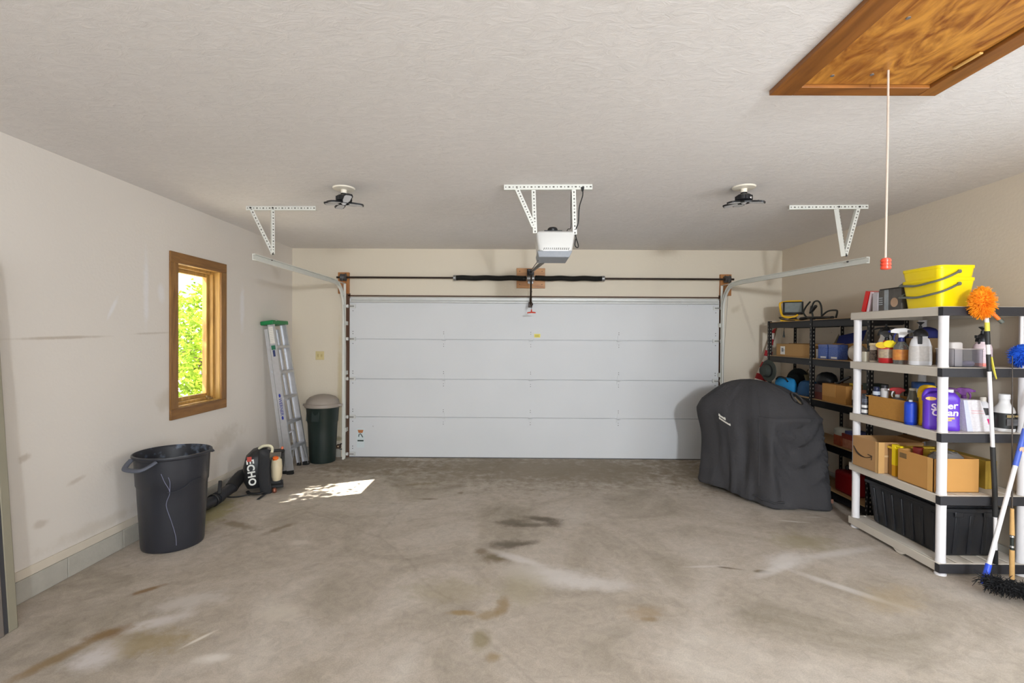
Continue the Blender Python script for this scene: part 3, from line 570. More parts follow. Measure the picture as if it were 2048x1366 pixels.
# ------------------------------------------------------------------ door opener
t = thing('garage_door_opener', 'white overhead door opener hanging from a slotted ceiling frame', 'door opener', (0.305, 3.90, 2.21))
BODY = mat('opener_shell', (226, 226, 222), 0.4, var=0.02); LENS = mat('opener_lens', (208, 207, 204), 0.3, var=0.02); GREYP = mat('opener_grey', (132, 136, 142), 0.45, var=0.1, vs=60)
k = B(); rings = []
for y, sc, dz in ((-0.155, 0.86, 0.006), (-0.14, 0.97, 0), (-0.08, 1.0, 0), (0.12, 1.0, 0), (0.15, 0.93, 0)):
    hw = 0.148 * sc; z0, z1 = 0.045 + dz, 0.205 - dz * 2; r_ = 0.03; ring_ = []
    for cx, cz, a0 in ((hw - r_, z1 - r_, 0), (-hw + r_, z1 - r_, 90), (-hw * 0.9 + r_, z0 + r_, 180), (hw * 0.9 - r_, z0 + r_, 270)):
        for q in range(5): a = R(a0 + 22.5 * q); ring_.append((cx + r_ * math.cos(a), y, cz + r_ * math.sin(a)))
    rings.append(ring_)
k.loft(rings); k.build('housing', LENS, t, ang=45)
k = B(); k.prism([(-0.138, 0.052), (0.128, 0.052), (0.104, 0.004), (-0.128, 0.004)], -0.15, 0.158, 0, Matrix(((1, 0, 0, 0), (0, 0, -1, 0), (0, 1, 0, 0), (0, 0, 0, 1)))); k.build('lower_panel', GREYP, t, bevel=0.004)
k = B()
for i in range(13): k.bar((-0.09 + i * 0.0155, -0.157, 0.06), (-0.084 + i * 0.0155, -0.157, 0.076), 0.004, 0.003, 0, (0, 1, 0))
k.build('vent_slots', SLOT, t)
k = B(); k.cbox((-0.012, 0.02, 0.215), (0.14, 0.16, 0.03)); k.lathe([(0.035, 0.22), (0.04, 0.23), (0.04, 0.25), (0.03, 0.262)], (-0.012, 0.0, 0), 18); k.tube([(-0.13, -0.06, 0.208), (-0.07, -0.1, 0.208), (0.06, -0.1, 0.206), (0.13, -0.05, 0.212)], 0.006, 8); k.build('motor_head', BLACKP, t, bevel=0.004)
oz = HC - 2.21 - 0.018
k = B(); slotted(k, (-0.395, -0.14, oz), (0.275, -0.16, oz), 0.036, 0.003, (0, -1, 0), 24); k.build('ceiling_angle', [TRACKW, SLOT], t)
k = B(); slotted(k, (-0.30, -0.142, oz), (-0.165, -0.14, 0.24), 0.032, 0.003, (0, -1, 0), 15); k.build('brace', [TRACKW, SLOT], t)
k = B(); slotted(k, (-0.17, -0.135, oz), (-0.155, -0.135, 0.19), 0.03, 0.003, (0, -1, 0), 14); k.build('strap', [TRACKW, SLOT], t)
k = B(); slotted(k, (0.135, -0.15, oz), (0.148, -0.14, 0.18), 0.03, 0.003, (0, -1, 0), 14); k.build('strap', [TRACKW, SLOT], t)
k = B(); k.tube(spline([(0.20, -0.16, oz - 0.02), (0.20, -0.17, oz - 0.07), (0.175, -0.17, oz - 0.16), (0.17, -0.16, oz - 0.27), (0.155, -0.14, 0.22), (0.155, -0.13, 0.17), (0.175, -0.13, 0.10), (0.168, -0.13, 0.082), (0.15, -0.13, 0.10), (0.155, -0.13, 0.15)], 6), 0.0042, 7); k.tube([(0.20, -0.16, oz - 0.005), (0.20, -0.16, oz - 0.035)], [0.014, 0.007], 8); k.build('power_cord', BLACKP, t)
k = B(); k.tube(spline([(0.118, -0.14, oz - 0.03), (0.116, -0.135, oz - 0.15), (0.118, -0.13, 0.24), (0.10, -0.1, 0.23), (0.09, -0.08, 0.215)], 5), 0.003, 6); k.build('control_wire', BLACKP, t)
RAIL = mat('opener_rail', (124, 120, 116), 0.45, 0.5)
k = B(); k.bar((-0.07, 0.10, 0.02), (-0.105, 2.49, 0.24), 0.032, 0.006, 0, (0, 0, 1)); k.bar((-0.07, 0.10, 0.008), (-0.105, 2.49, 0.228), 0.006, 0.024, 0); k.build('rail', RAIL, t)
k = B(); k.tube([(-0.125, -0.0, 0.0), (-0.118, 2.47, 0.235)], 0.004, 6); k.build('chain', SHAFT, t)
k = B(); k.cbox((-0.105, 2.52, 0.24), (0.06, 0.10, 0.04)); k.cbox((-0.105, 2.55, 0.24), (0.09, 0.05, 0.09)); k.build('header_bracket', BLACKM, t, bevel=0.003)
k = B(); k.cbox((-0.103, 2.20, 0.185), (0.05, 0.11, 0.045)); k.build('trolley', BLACKM, t, bevel=0.004)
k = B(); k.bar((-0.105, 2.24, 0.16), (-0.105, 2.40, 0.0), 0.022, 0.004); k.bar((-0.105, 2.38, 0.03), (-0.105, 2.535, -0.17), 0.022, 0.004); k.cbox((-0.105, 2.565, -0.18), (0.05, 0.05, 0.07)); k.build('door_arm', SHAFT, t, bevel=0.002)
k = B(); k.tube([(-0.103, 2.18, 0.17), (-0.102, 2.18, -0.27)], 0.0035, 6); 
for z in (-0.05, -0.12): k.lathe([(0.004, 0), (0.009, 0.006), (0.004, 0.014)], (-0.1025, 2.18, z), 10)
k.lathe([(0.006, 0), (0.018, 0.012), (0.018, 0.03), (0.006, 0.042)], (-0.1025, 2.18, -0.22), 12); k.build('release_cord', SHAFT, t)
k = B(); k.tube([(-0.155, 2.18, -0.305), (-0.102, 2.18, -0.297), (-0.05, 2.18, -0.302)], [0.007, 0.010, 0.007], 8); k.tube([(-0.102, 2.18, -0.29), (-0.102, 2.18, -0.265)], 0.008, 8); k.build('release_handle', mat('handle_red', (200, 60, 40), 0.4), t)

# ------------------------------------------------------------------ folding-leaf ceiling lamps
PORC = mat('lampholder_porcelain', (236, 228, 212), 0.3, var=0.02); DIFF = mat('lamp_diffuser', (196, 196, 198), 0.5, var=0.03)
def petals_light(loc, label, angs, rot):
    t = thing('ceiling_lamp', label, 'ceiling light', loc, rot, 'folding leaf lamps on the ceiling')
    k = B(); k.lathe([(0.085, 0), (0.085, -0.004), (0.08, -0.010), (0.05, -0.014), (0.024, -0.016), (0.022, -0.045), (0.0, -0.045)], n=32); k.build('lampholder', PORC, t)
    k = B(); k.lathe([(0.020, -0.040), (0.024, -0.044), (0.024, -0.056), (0.045, -0.060), (0.058, -0.070), (0.058, -0.100), (0.048, -0.112), (0.03, -0.116), (0.0, -0.118)], n=26)
    for i in range(12):
        a = 2 * PI * i / 12; k.cbox((0.058 * math.cos(a), 0.058 * math.sin(a), -0.086), (0.008, 0.008, 0.03))
    k.build('heat_sink', BLACKP, t)
    k = B(); k.lathe([(0.009, 0), (0.009, 0.004), (0.006, 0.006)], n=10, M=Matrix.Translation((0.012, -0.058, -0.093)) @ Matrix.Rotation(R(90), 4, 'X')); k.build('sensor', CHROME, t)
    k = B(); k.lathe([(0.0, -0.132), (0.012, -0.130), (0.02, -0.122), (0.02, -0.116), (0, -0.116)], n=14); k.build('centre_lens', DIFF, t)
    for a, tilt in angs:
        M0 = Matrix.Translation((0, 0, -0.118)) @ Matrix.Rotation(R(a), 4, 'Z') @ Matrix.Translation((0.034, 0, 0)) @ Matrix.Rotation(R(tilt), 4, 'Y')
        out = [(0, -0.022), (0.035, -0.034), (0.095, -0.036), (0.114, -0.026), (0.118, 0), (0.114, 0.026), (0.095, 0.036), (0.035, 0.034), (0, 0.022)]
        k = B(); k.prism(out, -0.006, 0.006, 0, M0); bl = k.build('lamp_leaf', BLACKP, t, bevel=0.002)
        inn = [(0.010, -0.017), (0.036, -0.026), (0.094, -0.028), (0.106, -0.02), (0.109, 0), (0.106, 0.02), (0.094, 0.028), (0.036, 0.026), (0.010, 0.017)]
        k = B(); k.prism(inn, -0.0075, -0.0055, 0, M0); k.build('diffuser', DIFF, bl)
petals_light((-1.346, 3.86, HC), 'black folding leaf ceiling lamp on a white lampholder, nearer the left wall', [(4, 6), (62, -8), (120, 4), (176, 2), (236, 10), (298, -18)], 0.1)
petals_light((1.746, 3.79, HC), 'black folding leaf ceiling lamp on a white lampholder, on the shelving side', [(10, -14), (70, -4), (125, 5), (186, 8), (240, 14), (305, 10)], 0.3)

# ------------------------------------------------------------------ attic hatch and its pull cord
HW1 = wood('hatch_frame_wood', (112, 66, 18), (156, 98, 38), 'Y', 6); HW2 = wood('hatch_frame_wood_cross', (112, 66, 20), (158, 98, 38), 'X', 6)
PLY = wood('hatch_plywood', (132, 70, 14), (212, 148, 62), 'Y', 5.5, 6.5, 0.4, 0.30)
hx0, hx1, hy0, hy1 = 1.182, 1.955, 0.85, 2.322
t = thing('attic_hatch', 'brown wooden attic hatch with a plywood panel set in the ceiling', 'hatch', ((hx0 + hx1) / 2, (hy0 + hy1) / 2, HC))
cx, cy = (hx0 + hx1) / 2, (hy0 + hy1) / 2
def hb(nm, x0, y0, x1, y1, z0, z1, m_, bev=0.003):
    k = B(); k.box((x0 - cx, y0 - cy, z0), (x1 - cx, y1 - cy, z1)); return k.build(nm, m_, t, bevel=bev)
hb('frame_board', hx0, hy0, hx0 + 0.108, hy1, -0.022, 0, HW1); hb('frame_board', hx1 - 0.085, hy0, hx1, hy1, -0.022, 0, HW1)
hb('frame_board', hx0 + 0.108, hy1 - 0.075, hx1 - 0.085, hy1, -0.022, 0, HW2); hb('frame_board', hx0 + 0.108, hy0, hx1 - 0.085, hy0 + 0.075, -0.022, 0, HW2)
hb('panel', hx0 + 0.114, hy0 + 0.08, hx1 - 0.091, hy1 - 0.08, -0.008, 0, PLY, 0)
for x, y in ((1.40, 1.78), (1.38, 2.17), (1.545, 2.16), (1.74, 1.62)):
    k = B(); k.lathe([(0.008, -0.0105), (0.008, -0.008)], (x - cx, y - cy, 0), 10); k.build('screw', GREYM, t)
k = B(); k.bar((1.85 - cx, 1.98 - cy, -0.016), (1.845 - cx, 2.10 - cy, -0.016), 0.016, 0.008); k.build('latch_strip', mat('pale_wood', (206, 160, 90), 0.5), t, bevel=0.003)
t = thing('pull_cord', 'long white pull cord with a ridged red knob hanging from the attic hatch', 'cord', (1.59, 2.126, HC - 0.008))
k = B(); k.tube([(0, 0, 0), (0.001, 0, -0.3), (-0.002, 0, -0.81)], 0.0042, 8); k.build('cord', mat('cord_cotton', (196, 180, 166), 0.8), t)
k = B(); pr = [(0.0, -0.852), (0.016, -0.85)]
for i in range(3): z = -0.847 + i * 0.0145; pr += [(0.0195, z), (0.0195, z + 0.009), (0.0165, z + 0.011), (0.0165, z + 0.0135)]
pr += [(0.012, -0.802), (0.0, -0.801)]; k.lathe(pr, n=20); k.build('knob', mat('knob_red', (222, 76, 52), 0.35), t)

# ------------------------------------------------------------------ small things on the back wall
t = thing('light_switch', 'almond double switch plate on the back wall above the green bin', 'switch', (-2.585, D, 1.345))
IV = mat('almond_plastic', (206, 190, 140), 0.4, var=0.03)
k = B(); k.box((-0.057, -0.006, -0.057), (0.057, 0, 0.057)); k.build('plate', IV, t, bevel=0.003)
for x in (-0.023, 0.023):
    k = B(); k.box((x - 0.011, -0.0085, -0.022), (x + 0.011, -0.005, 0.022)); k.bar((x, -0.008, -0.004), (x, -0.016, 0.006), 0.01, 0.008); k.build('toggle', mat('almond_toggle', (190, 172, 120), 0.4), t, bevel=0.001)
t = thing('safety_sensor', 'small dark safety sensor on a bracket at the foot of the left door track', 'sensor', (-2.30, 6.425, 0.16))
k = B(); k.cbox((0, 0, 0), (0.05, 0.06, 0.05)); k.build('body', mat('sensor_brown', (70, 52, 42), 0.5), t, bevel=0.006)
k = B(); k.bar((0.02, 0.0, 0.035), (0.052, 0.0, 0.035), 0.006, 0.05, 0, (0, 1, 0)); k.bar((0.02, 0.0, -0.035), (0.052, 0.0, -0.035), 0.006, 0.05, 0, (0, 1, 0)); k.box((-0.02, 0.03, -0.012), (0.0, 0.098, 0.012)); k.build('bracket', DARKDOT, t)
k = B(); k.lathe([(0.008, 0), (0.006, 0.005), (0, 0.006)], n=10, M=Matrix.Translation((0.003, -0.03, 0.005)) @ Matrix.Rotation(R(90), 4, 'X')); k.build('lens', mat('lens_pale', (240, 214, 170), 0.2), t)
# ================================================================== LEFT SIDE
# black open bin
CAN = mat('bin_black', (42, 43, 49), 0.36, var=0.18, vs=5, bump=0.05, bs=60)
t = thing('trash_can', 'large black round trash can without a lid, scratched, by the left wall', 'trash can', (-2.63, 3.775, 0))
mc, nt, b = new_mat('bin_dusty_inside'); L = nt.links
tc = N(nt, 'ShaderNodeTexCoord'); no = N(nt, 'ShaderNodeTexNoise'); no.inputs['Scale'].default_value = 14; no.inputs['Detail'].default_value = 6; L.new(tc.outputs['Object'], no.inputs[0])
cr = N(nt, 'ShaderNodeValToRGB'); cr.color_ramp.elements[0].position = 0.52; cr.color_ramp.elements[0].color = rgb((26, 28, 36)); cr.color_ramp.elements[1].position = 0.78; cr.color_ramp.elements[1].color = rgb((120, 134, 156)); L.new(no.outputs[0], cr.inputs[0]); L.new(cr.outputs[0], b.inputs['Base Color']); b.inputs['Roughness'].default_value = 0.5
k = B()
out = [(0.195, 0.0), (0.202, 0.004), (0.206, 0.02), (0.214, 0.18), (0.224, 0.36), (0.229, 0.47), (0.236, 0.485), (0.240, 0.56), (0.246, 0.685), (0.258, 0.69), (0.262, 0.70), (0.260, 0.712), (0.250, 0.715)]
inn = [(0.240, 0.70), (0.232, 0.56), (0.222, 0.40), (0.205, 0.15), (0.19, 0.02), (0.0, 0.015)]
k.lathe(out, n=64, mi=0, caps=False); k.lathe([(0.250, 0.715)] + inn, n=64, mi=1, caps=False); k.lathe([(0.195, 0.0), (0.0, 0.0)], n=64, mi=0, caps=False)
k.build('body', [CAN, mc], t, ang=50)
# handle loop (faces the camera's left)
ha = R(-104); ux = Vector((math.cos(ha), math.sin(ha), 0)); vx = Vector((-ux.y, ux.x, 0))
def hp(a, r_, z): return ux * r_ + vx * a + Vector((0, 0, z))
HND = mat('bin_handle_worn', (84, 88, 100), 0.5, var=0.2, vs=20)
k = B(); k.tube(spline([hp(-0.115, 0.235, 0.69), hp(-0.10, 0.28, 0.665), hp(-0.06, 0.318, 0.645), hp(0.06, 0.318, 0.645), hp(0.10, 0.28, 0.665), hp(0.115, 0.235, 0.69)], 5), 0.020, 10, flat=0.55); k.build('handle', HND, t)
k = B(); k.tube(spline([tuple(-Vector(hp(-0.105, 0.235, 0.0))[:][i] if i < 2 else 0.685 for i in range(3)), tuple(-Vector(hp(-0.06, 0.30, 0.0))[:][i] if i < 2 else 0.65 for i in range(3)), tuple(-Vector(hp(0.06, 0.30, 0.0))[:][i] if i < 2 else 0.65 for i in range(3)), tuple(-Vector(hp(0.105, 0.235, 0.0))[:][i] if i < 2 else 0.685 for i in range(3))], 5), 0.016, 10, flat=0.55); k.build('handle', HND, t)
# raised curved moulding line and pale scratch on the skin
def skin(a, z, off=0.002):
    rr = 0.206 + (0.246 - 0.206) * max(0, min(1, (z - 0.02) / 0.665)) + off + (0.003 if z > 0.47 else 0); return (rr * math.cos(a), rr * math.sin(a), z)
ca = math.atan2(-0.82, 0.572)
k = B(); k.tube(spline([skin(ca - 0.16, 0.455), skin(ca + 0.05, 0.455), skin(ca + 0.28, 0.475), skin(ca + 0.52, 0.515), skin(ca + 0.8, 0.525)], 6), 0.0035, 6)
k.build('moulded_line', CAN, t)
k = B(); SCR = mat('scratch_pale', (118, 120, 142), 0.7, var=0.2, vs=60)
k.tube(spline([skin(ca - 0.30, 0.60), skin(ca - 0.22, 0.54), skin(ca - 0.09, 0.46), skin(ca - 0.17, 0.39), skin(ca - 0.17, 0.34), skin(ca - 0.03, 0.22), skin(ca + 0.07, 0.12), skin(ca + 0.09, 0.05)], 6), 0.0020, 6)
k.tube(spline([skin(ca - 0.12, 0.57), skin(ca - 0.08, 0.53), skin(ca - 0.09, 0.46)], 5), 0.0022, 6)
k.build('scratch', SCR, t)

# green bin with taupe lid
t = thing('trash_can', 'dark green trash can with a taupe domed lid in the back left corner', 'trash can', (-2.455, 6.285, 0))
GRN = mat('bin_green', (26, 38, 34), 0.42, var=0.15, vs=6)
k = B(); k.lathe([(0.148, 0), (0.156, 0.006), (0.159, 0.03), (0.174, 0.36), (0.181, 0.5), (0.188, 0.52), (0.199, 0.70), (0.204, 0.71), (0.0, 0.71)], n=48, caps=True)
for a0 in (-1.2, -0.1):
    k.cbox((0, 0, 0), (0.10, 0.02, 0.15), 0, Matrix.Rotation(a0, 4, 'Z') @ Matrix.Translation((0.0, -0.184, 0.61)) @ Matrix.Rotation(R(-3), 4, 'X'))
k.build('body', GRN, t, bevel=0.003)
k = B(); k.lathe([(0.205, 0.70), (0.216, 0.702), (0.220, 0.715), (0.215, 0.74), (0.202, 0.748), (0.193, 0.79), (0.16, 0.825), (0.10, 0.848), (0.045, 0.858), (0.0, 0.86)], n=48)
for s in (-1, 1):
    k.prism([(0.20, -0.045), (0.245, -0.03), (0.25, 0.0), (0.245, 0.03), (0.20, 0.045)], 0.712, 0.738, 0, Matrix.Rotation(0 if s > 0 else PI, 4, 'Z'))
k.build('lid', mat('lid_taupe', (150, 140, 130), 0.5, var=0.04), t, bevel=0.003)

# ------------------------------------------------------------------ step ladder leaning on the wall
# ladder plane: v runs from the feet up the lean, u along the wall
fo = Vector((-2.59, 5.67, 0.0)); tp = Vector((-2.835, 5.655, 1.77))
t = thing('step_ladder', 'folded aluminium step ladder with a green top leaning against the left wall', 'ladder', tuple(fo))
lean = math.atan2(0.25, 1.77); LL = 1.787
ML = Matrix.Rotation(-lean, 4, 'Y') # local: x = off the wall, y = along wall, z = up the rails
ML = ML @ Matrix.Translation((0, 0, 0))
def lr(k, y0, y1, x, w, th, z0, z1, mi=0, flange=True):
    # C channel rail from (y0,z0) to (y1,z1)
    k.bar(ML @ Vector((x, y0, z0)), ML @ Vector((x, y1, z1)), w, 0.003, mi, ML.to_3x3() @ Vector((0, 1, 0)))
    if flange:
        s = 1 if th > 0 else -1
        for dx in (-w / 2 + 0.0015, w / 2 - 0.0015):
            k.bar(ML @ Vector((x + dx, y0 + s * abs(th) / 2, z0)), ML @ Vector((x + dx, y1 + s * abs(th) / 2, z1)), 0.003, abs(th), mi, ML.to_3x3() @ Vector((0, 1, 0)))
W_ = 0.44
k = B(); lr(k, 0, 0.03, 0, 0.072, 0.026, 0.02, LL - 0.03); k.build('rail', ALU, t)
k = B(); lr(k, W_, W_ - 0.09, 0, 0.072, -0.026, 0.02, LL - 0.03); k.build('rail', ALU, t)
k = B(); lr(k, 0.03, 0.055, -0.075, 0.04, 0.022, 0.03, LL - 0.08); k.build('rear_leg', ALU, t)
k = B(); lr(k, W_ - 0.03, W_ - 0.10, -0.075, 0.04, -0.022, 0.03, LL - 0.08); k.build('rear_leg', ALU, t)
for y, x in ((0.005, 0), (W_ - 0.005, 0), (0.033, -0.075), (W_ - 0.033, -0.075)):
    k = B(); k.cbox((x, y, 0.022), (0.076 if x == 0 else 0.044, 0.034, 0.045), 0, ML); k.build('foot', RUBBER, t, bevel=0.003)
for i in range(5):
    z = 0.30 * (i + 1); f = z / LL; y0 = 0.03 * f + 0.003; y1 = W_ - 0.09 * f - 0.003
    k = B(); Mi = Matrix.Translation(ML @ Vector((0, 0, z))) @ Matrix.Rotation(R(-5), 4, 'Y')
    k.box((-0.04, y0, -0.002), (0.04, y1, 0.002), 0, Mi); k.box((0.037, y0, -0.028), (0.04, y1, 0.002), 0, Mi); k.box((-0.04, y0, -0.028), (-0.037, y1, 0.002), 0, Mi)
    for q in range(4): k.box((-0.03 + q * 0.018, y0, 0.002), (-0.024 + q * 0.018, y1, 0.0035), 0, Mi)
    k.build('step', ALU, t)
k = B()
for y0, y1, z0, z1 in ((0.03, 0.12, 0.30, 0.10), (W_ - 0.03, W_ - 0.12, 0.30, 0.10)): k.bar(ML @ Vector((0.03, y0 - 0.02, z1)), ML @ Vector((0.03, y1, z0)), 0.018, 0.003, 0, ML.to_3x3() @ Vector((1, 0, 0)))
k.build('knee_brace', ALU, t)
for z in (0.45, 0.85, 1.2):
    k = B(); k.bar(ML @ Vector((-0.075, 0.035, z)), ML @ Vector((-0.075, W_ - 0.06, z)), 0.022, 0.012, 0, ML.to_3x3() @ Vector((1, 0, 0))); k.build('rear_rung', ALU, t)
LGRN = mat('ladder_green', (22, 122, 66), 0.4, var=0.05)
k = B(); k.box((-0.105, -0.0, LL - 0.035), (0.045, 0.39, LL + 0.012), 0, ML); k.build('top_cap', LGRN, t, bevel=0.01, seg=3)
k = B(); k.box((-0.04, 0.06, LL - 0.20), (0.0, 0.075, LL - 0.03), 0, ML); k.prism([(0.0, LL - 0.23), (0.04, LL - 0.22), (0.05, LL - 0.06), (0.0, LL - 0.04)], 0.05, 0.056, 0, ML @ Matrix(((1, 0, 0, -0.05), (0, 0, 1, 0), (0, 1, 0, 0), (0, 0, 0, 1)))); k.build('tool_bracket', LGRN, t, bevel=0.002)
k = B(); k.tube([ML @ Vector((0.02, -0.006, LL - 0.05)), ML @ Vector((0.03, 0.05, LL - 0.0)), ML @ Vector((0.045, 0.11, LL + 0.014))], 0.012, 8, flat=0.4); k.build('hinge_strap', ALU, t)
STK = mat('sticker_white', (226, 222, 214), 0.5, var=0.03)
k = B(); k.box((-0.026, 0.0, LL - 0.26), (0.026, 0.004, LL - 0.06), 0, ML @ Matrix.Translation((0, 0.018, 0))); so = k.build('care_label', STK, t)
k = B(); k.box((-0.022, 0.0, 0.05), (0.022, 0.004, 0.10), 0, ML @ Matrix.Translation((0, 0.016, LL - 0.38))); so2 = k.build('green_label', mat('sticker_green', (40, 110, 84), 0.5), t)
k = B(); k.box((-0.012, 0.0, -0.03), (0.012, 0.004, 0.045), 0, ML @ Matrix.Translation((0.0, 0.016, LL - 0.38))); k.build('blue_label', mat('sticker_navy', (44, 56, 104), 0.5), t)
k = B()
for q in range(9): k.box((-0.02, -0.0012, LL - 0.25 + q * 0.02), (0.018, 0.001, LL - 0.247 + q * 0.02), 0, ML @ Matrix.Translation((0, 0.018, 0)))
k.build('label_print', mat('print_grey', (150, 146, 140), 0.6), so)
BLU = mat('print_blue', (40, 52, 150), 0.5)
k = B()
for z in (0.66, 0.92): k.lathe([(0.0, 0), (0.011, 0.0), (0.011, 0.002), (0, 0.002)], n=16, sy=2.0, M=ML @ Matrix.Translation((0, 0.008, z)) @ Matrix.Rotation(R(90), 4, 'X'))
k.build('logo_mark', BLU, t)
lettering(t, 'WERNER', 0.05, ML @ frame((0, 0.0045, 0.79), (0, 0, -1), (1, 0, 0)), BLU, 'logo_lettering')

# ------------------------------------------------------------------ backpack leaf blower on the floor
t = thing('leaf_blower', 'black backpack leaf blower with white lettering standing on the floor by the ladder', 'leaf blower', (-2.60, 5.10, 0), R(26))
BB = mat('blower_black', (34, 34, 35), 0.45, var=0.15); PAD = mat('blower_pad', (44, 44, 46), 0.9, var=0.15, vs=80, bump=0.3, bs=200)
k = B(); rings = []
for z, x0, x1, y0, y1 in ((0.05, -0.16, -0.02, -0.09, 0.12), (0.12, -0.19, 0.0, -0.12, 0.14), (0.25, -0.195, 0.02, -0.125, 0.15), (0.36, -0.17, 0.03, -0.11, 0.14), (0.42, -0.11, 0.03, -0.08, 0.12), (0.445, -0.04, 0.03, -0.05, 0.08)):
    cx_, cy_, hx, hy = (x0 + x1) / 2, (y0 + y1) / 2, (x1 - x0) / 2, (y1 - y0) / 2
    rings.append([(cx_ + hx * math.copysign(abs(math.cos(2 * PI * j / 24)) ** 0.5, math.cos(2 * PI * j / 24)), cy_ + hy * math.copysign(abs(math.sin(2 * PI * j / 24)) ** 0.5, math.sin(2 * PI * j / 24)), z) for j in range(24)])
k.loft(rings); k.build('fan_housing', BB, t, ang=50)
k = B(); k.tube(spline([(0.0, -0.13, 0.44), (0.0, -0.165, 0.36), (0.0, -0.17, 0.2), (0.015, -0.16, 0.06), (0.02, -0.14, 0.0)], 5), 0.052, 14, flat=0.5); k.build('shoulder_pad', PAD, t)
k = B(); rings = []
for z, hx, hy in ((0.10, 0.04, 0.06), (0.14, 0.052, 0.08), (0.24, 0.056, 0.085), (0.31, 0.05, 0.075), (0.335, 0.03, 0.04)):
    rings.append([(0.115 + hx * math.cos(2 * PI * j / 20), -0.03 + hy * math.sin(2 * PI * j / 20), z) for j in range(20)])
k.loft(rings); k.build('fuel_tank', mat('tank_ivory', (214, 200, 168), 0.35, var=0.05), t, ang=50)
k = B(); k.lathe([(0.026, 0), (0.028, 0.006), (0.028, 0.03), (0.02, 0.036), (0, 0.037)], n=18, M=Matrix.Translation((0.105, -0.06, 0.315)) @ Matrix.Rotation(R(25), 4, 'X')); k.build('fuel_cap', mat('cap_orange', (238, 108, 34), 0.4), t)
k = B(); k.cbox((0.08, 0.06, 0.17), (0.16, 0.14, 0.26)); k.tube(spline([(0.05, -0.02, 0.40), (0.10, -0.03, 0.405), (0.17, 0.0, 0.395), (0.175, 0.03, 0.36), (0.165, 0.03, 0.2), (0.13, 0.02, 0.08)], 5), 0.017, 10); k.cbox((0.09, 0.02, 0.04), (0.18, 0.2, 0.03)); k.build('engine_frame', BB, t, bevel=0.012, seg=3)
k = B(); k.tube(spline([(-0.05, -0.04, 0.44), (-0.01, -0.05, 0.468), (0.05, -0.06, 0.465), (0.075, -0.07, 0.44), (0.07, -0.09, 0.40)], 5), 0.014, 10); k.build('carry_handle', mat('handle_ivory', (212, 206, 178), 0.45), t)
k = B(); k.tube([(0.165, -0.005, 0.41), (0.172, 0.0, 0.435)], 0.012, 10); k.build('choke_knob', mat('knob_coral', (214, 112, 76), 0.45), t)
# white lettering running down the curved flank
k = B(); k.box((-0.155, -0.134, 0.335), (-0.112, -0.126, 0.385)); k.build('logo_square', mat('logo_red', (190, 72, 60), 0.5), t, bevel=0.004)
LW = mat('lettering_white', (236, 236, 230), 0.5, var=0.02)
lettering(t, 'ECHO', 0.092, frame((-0.118, -0.133, 0.225), (0.10, -0.02, -1), (1, 0, 0.08)), LW, 'lettering', 0.002, 0.003, 0, 1.08)
k = B(); k.tube(spline([(-0.15, -0.10, 0.03), (-0.12, -0.15, 0.018), (-0.03, -0.18, 0.02), (0.01, -0.15, 0.03)], 5), 0.018, 8, flat=0.6); k.tube(spline([(-0.10, -0.14, 0.01), (-0.25, -0.16, 0.006), (-0.33, -0.12, 0.006)], 5), 0.007, 6); k.build('loose_strap', BB, t)
k = B(); k.bar((0.03, -0.15, 0.012), (-0.05, -0.33, 0.006), 0.026, 0.005); k.build('strap_end', PAD, t, bevel=0.001)
k = B(); k.lathe([(0.012, 0), (0.022, 0.01), (0.022, 0.035), (0.012, 0.05), (0, 0.05)], (0.095, -0.15, 0.0), 12); k.build('spark_cover', mat('copper_part', (128, 76, 58), 0.35, 0.5), t)
# flexible elbow and blower tube lying along the wall
k = B(); k.tube(spline([(-0.12, 0.05, 0.16), (-0.20, 0.03, 0.17), (-0.25, -0.06, 0.14), (-0.29, -0.16, 0.10)], 6), [0.058 + 0.004 * (i % 2) for i in range(19)], 14); k.build('elbow', BB, t)
Mi = Matrix.Rotation(-R(26), 4, 'Z')
def wl(x, y, z): return Mi @ Vector((x + 2.60, y - 5.10, z))
k = B(); k.tube([wl(-2.79, 4.84, 0.10), wl(-2.80, 4.62, 0.075)], 0.052, 16); k.tube([wl(-2.80, 4.66, 0.075), wl(-2.80, 4.60, 0.07)], 0.058, 16); k.tube([wl(-2.80, 4.62, 0.066), wl(-2.81, 4.25, 0.058), wl(-2.82, 3.95, 0.055)], [0.05, 0.046, 0.044], 16); k.build('blower_tube', mat('tube_dark', (40, 41, 46), 0.4, var=0.12), t)
k = B(); k.bar(wl(-2.74, 4.55, 0.13), wl(-2.76, 4.60, 0.24), 0.03, 0.03); k.lathe([(0.054, -0.014), (0.060, -0.014), (0.060, 0.014), (0.054, 0.014)], n=16, M=Matrix.Translation(wl(-2.80, 4.56, 0.068)) @ Mi @ Matrix.Rotation(R(90), 4, 'X')); k.build('control_grip', BB, t, bevel=0.006)

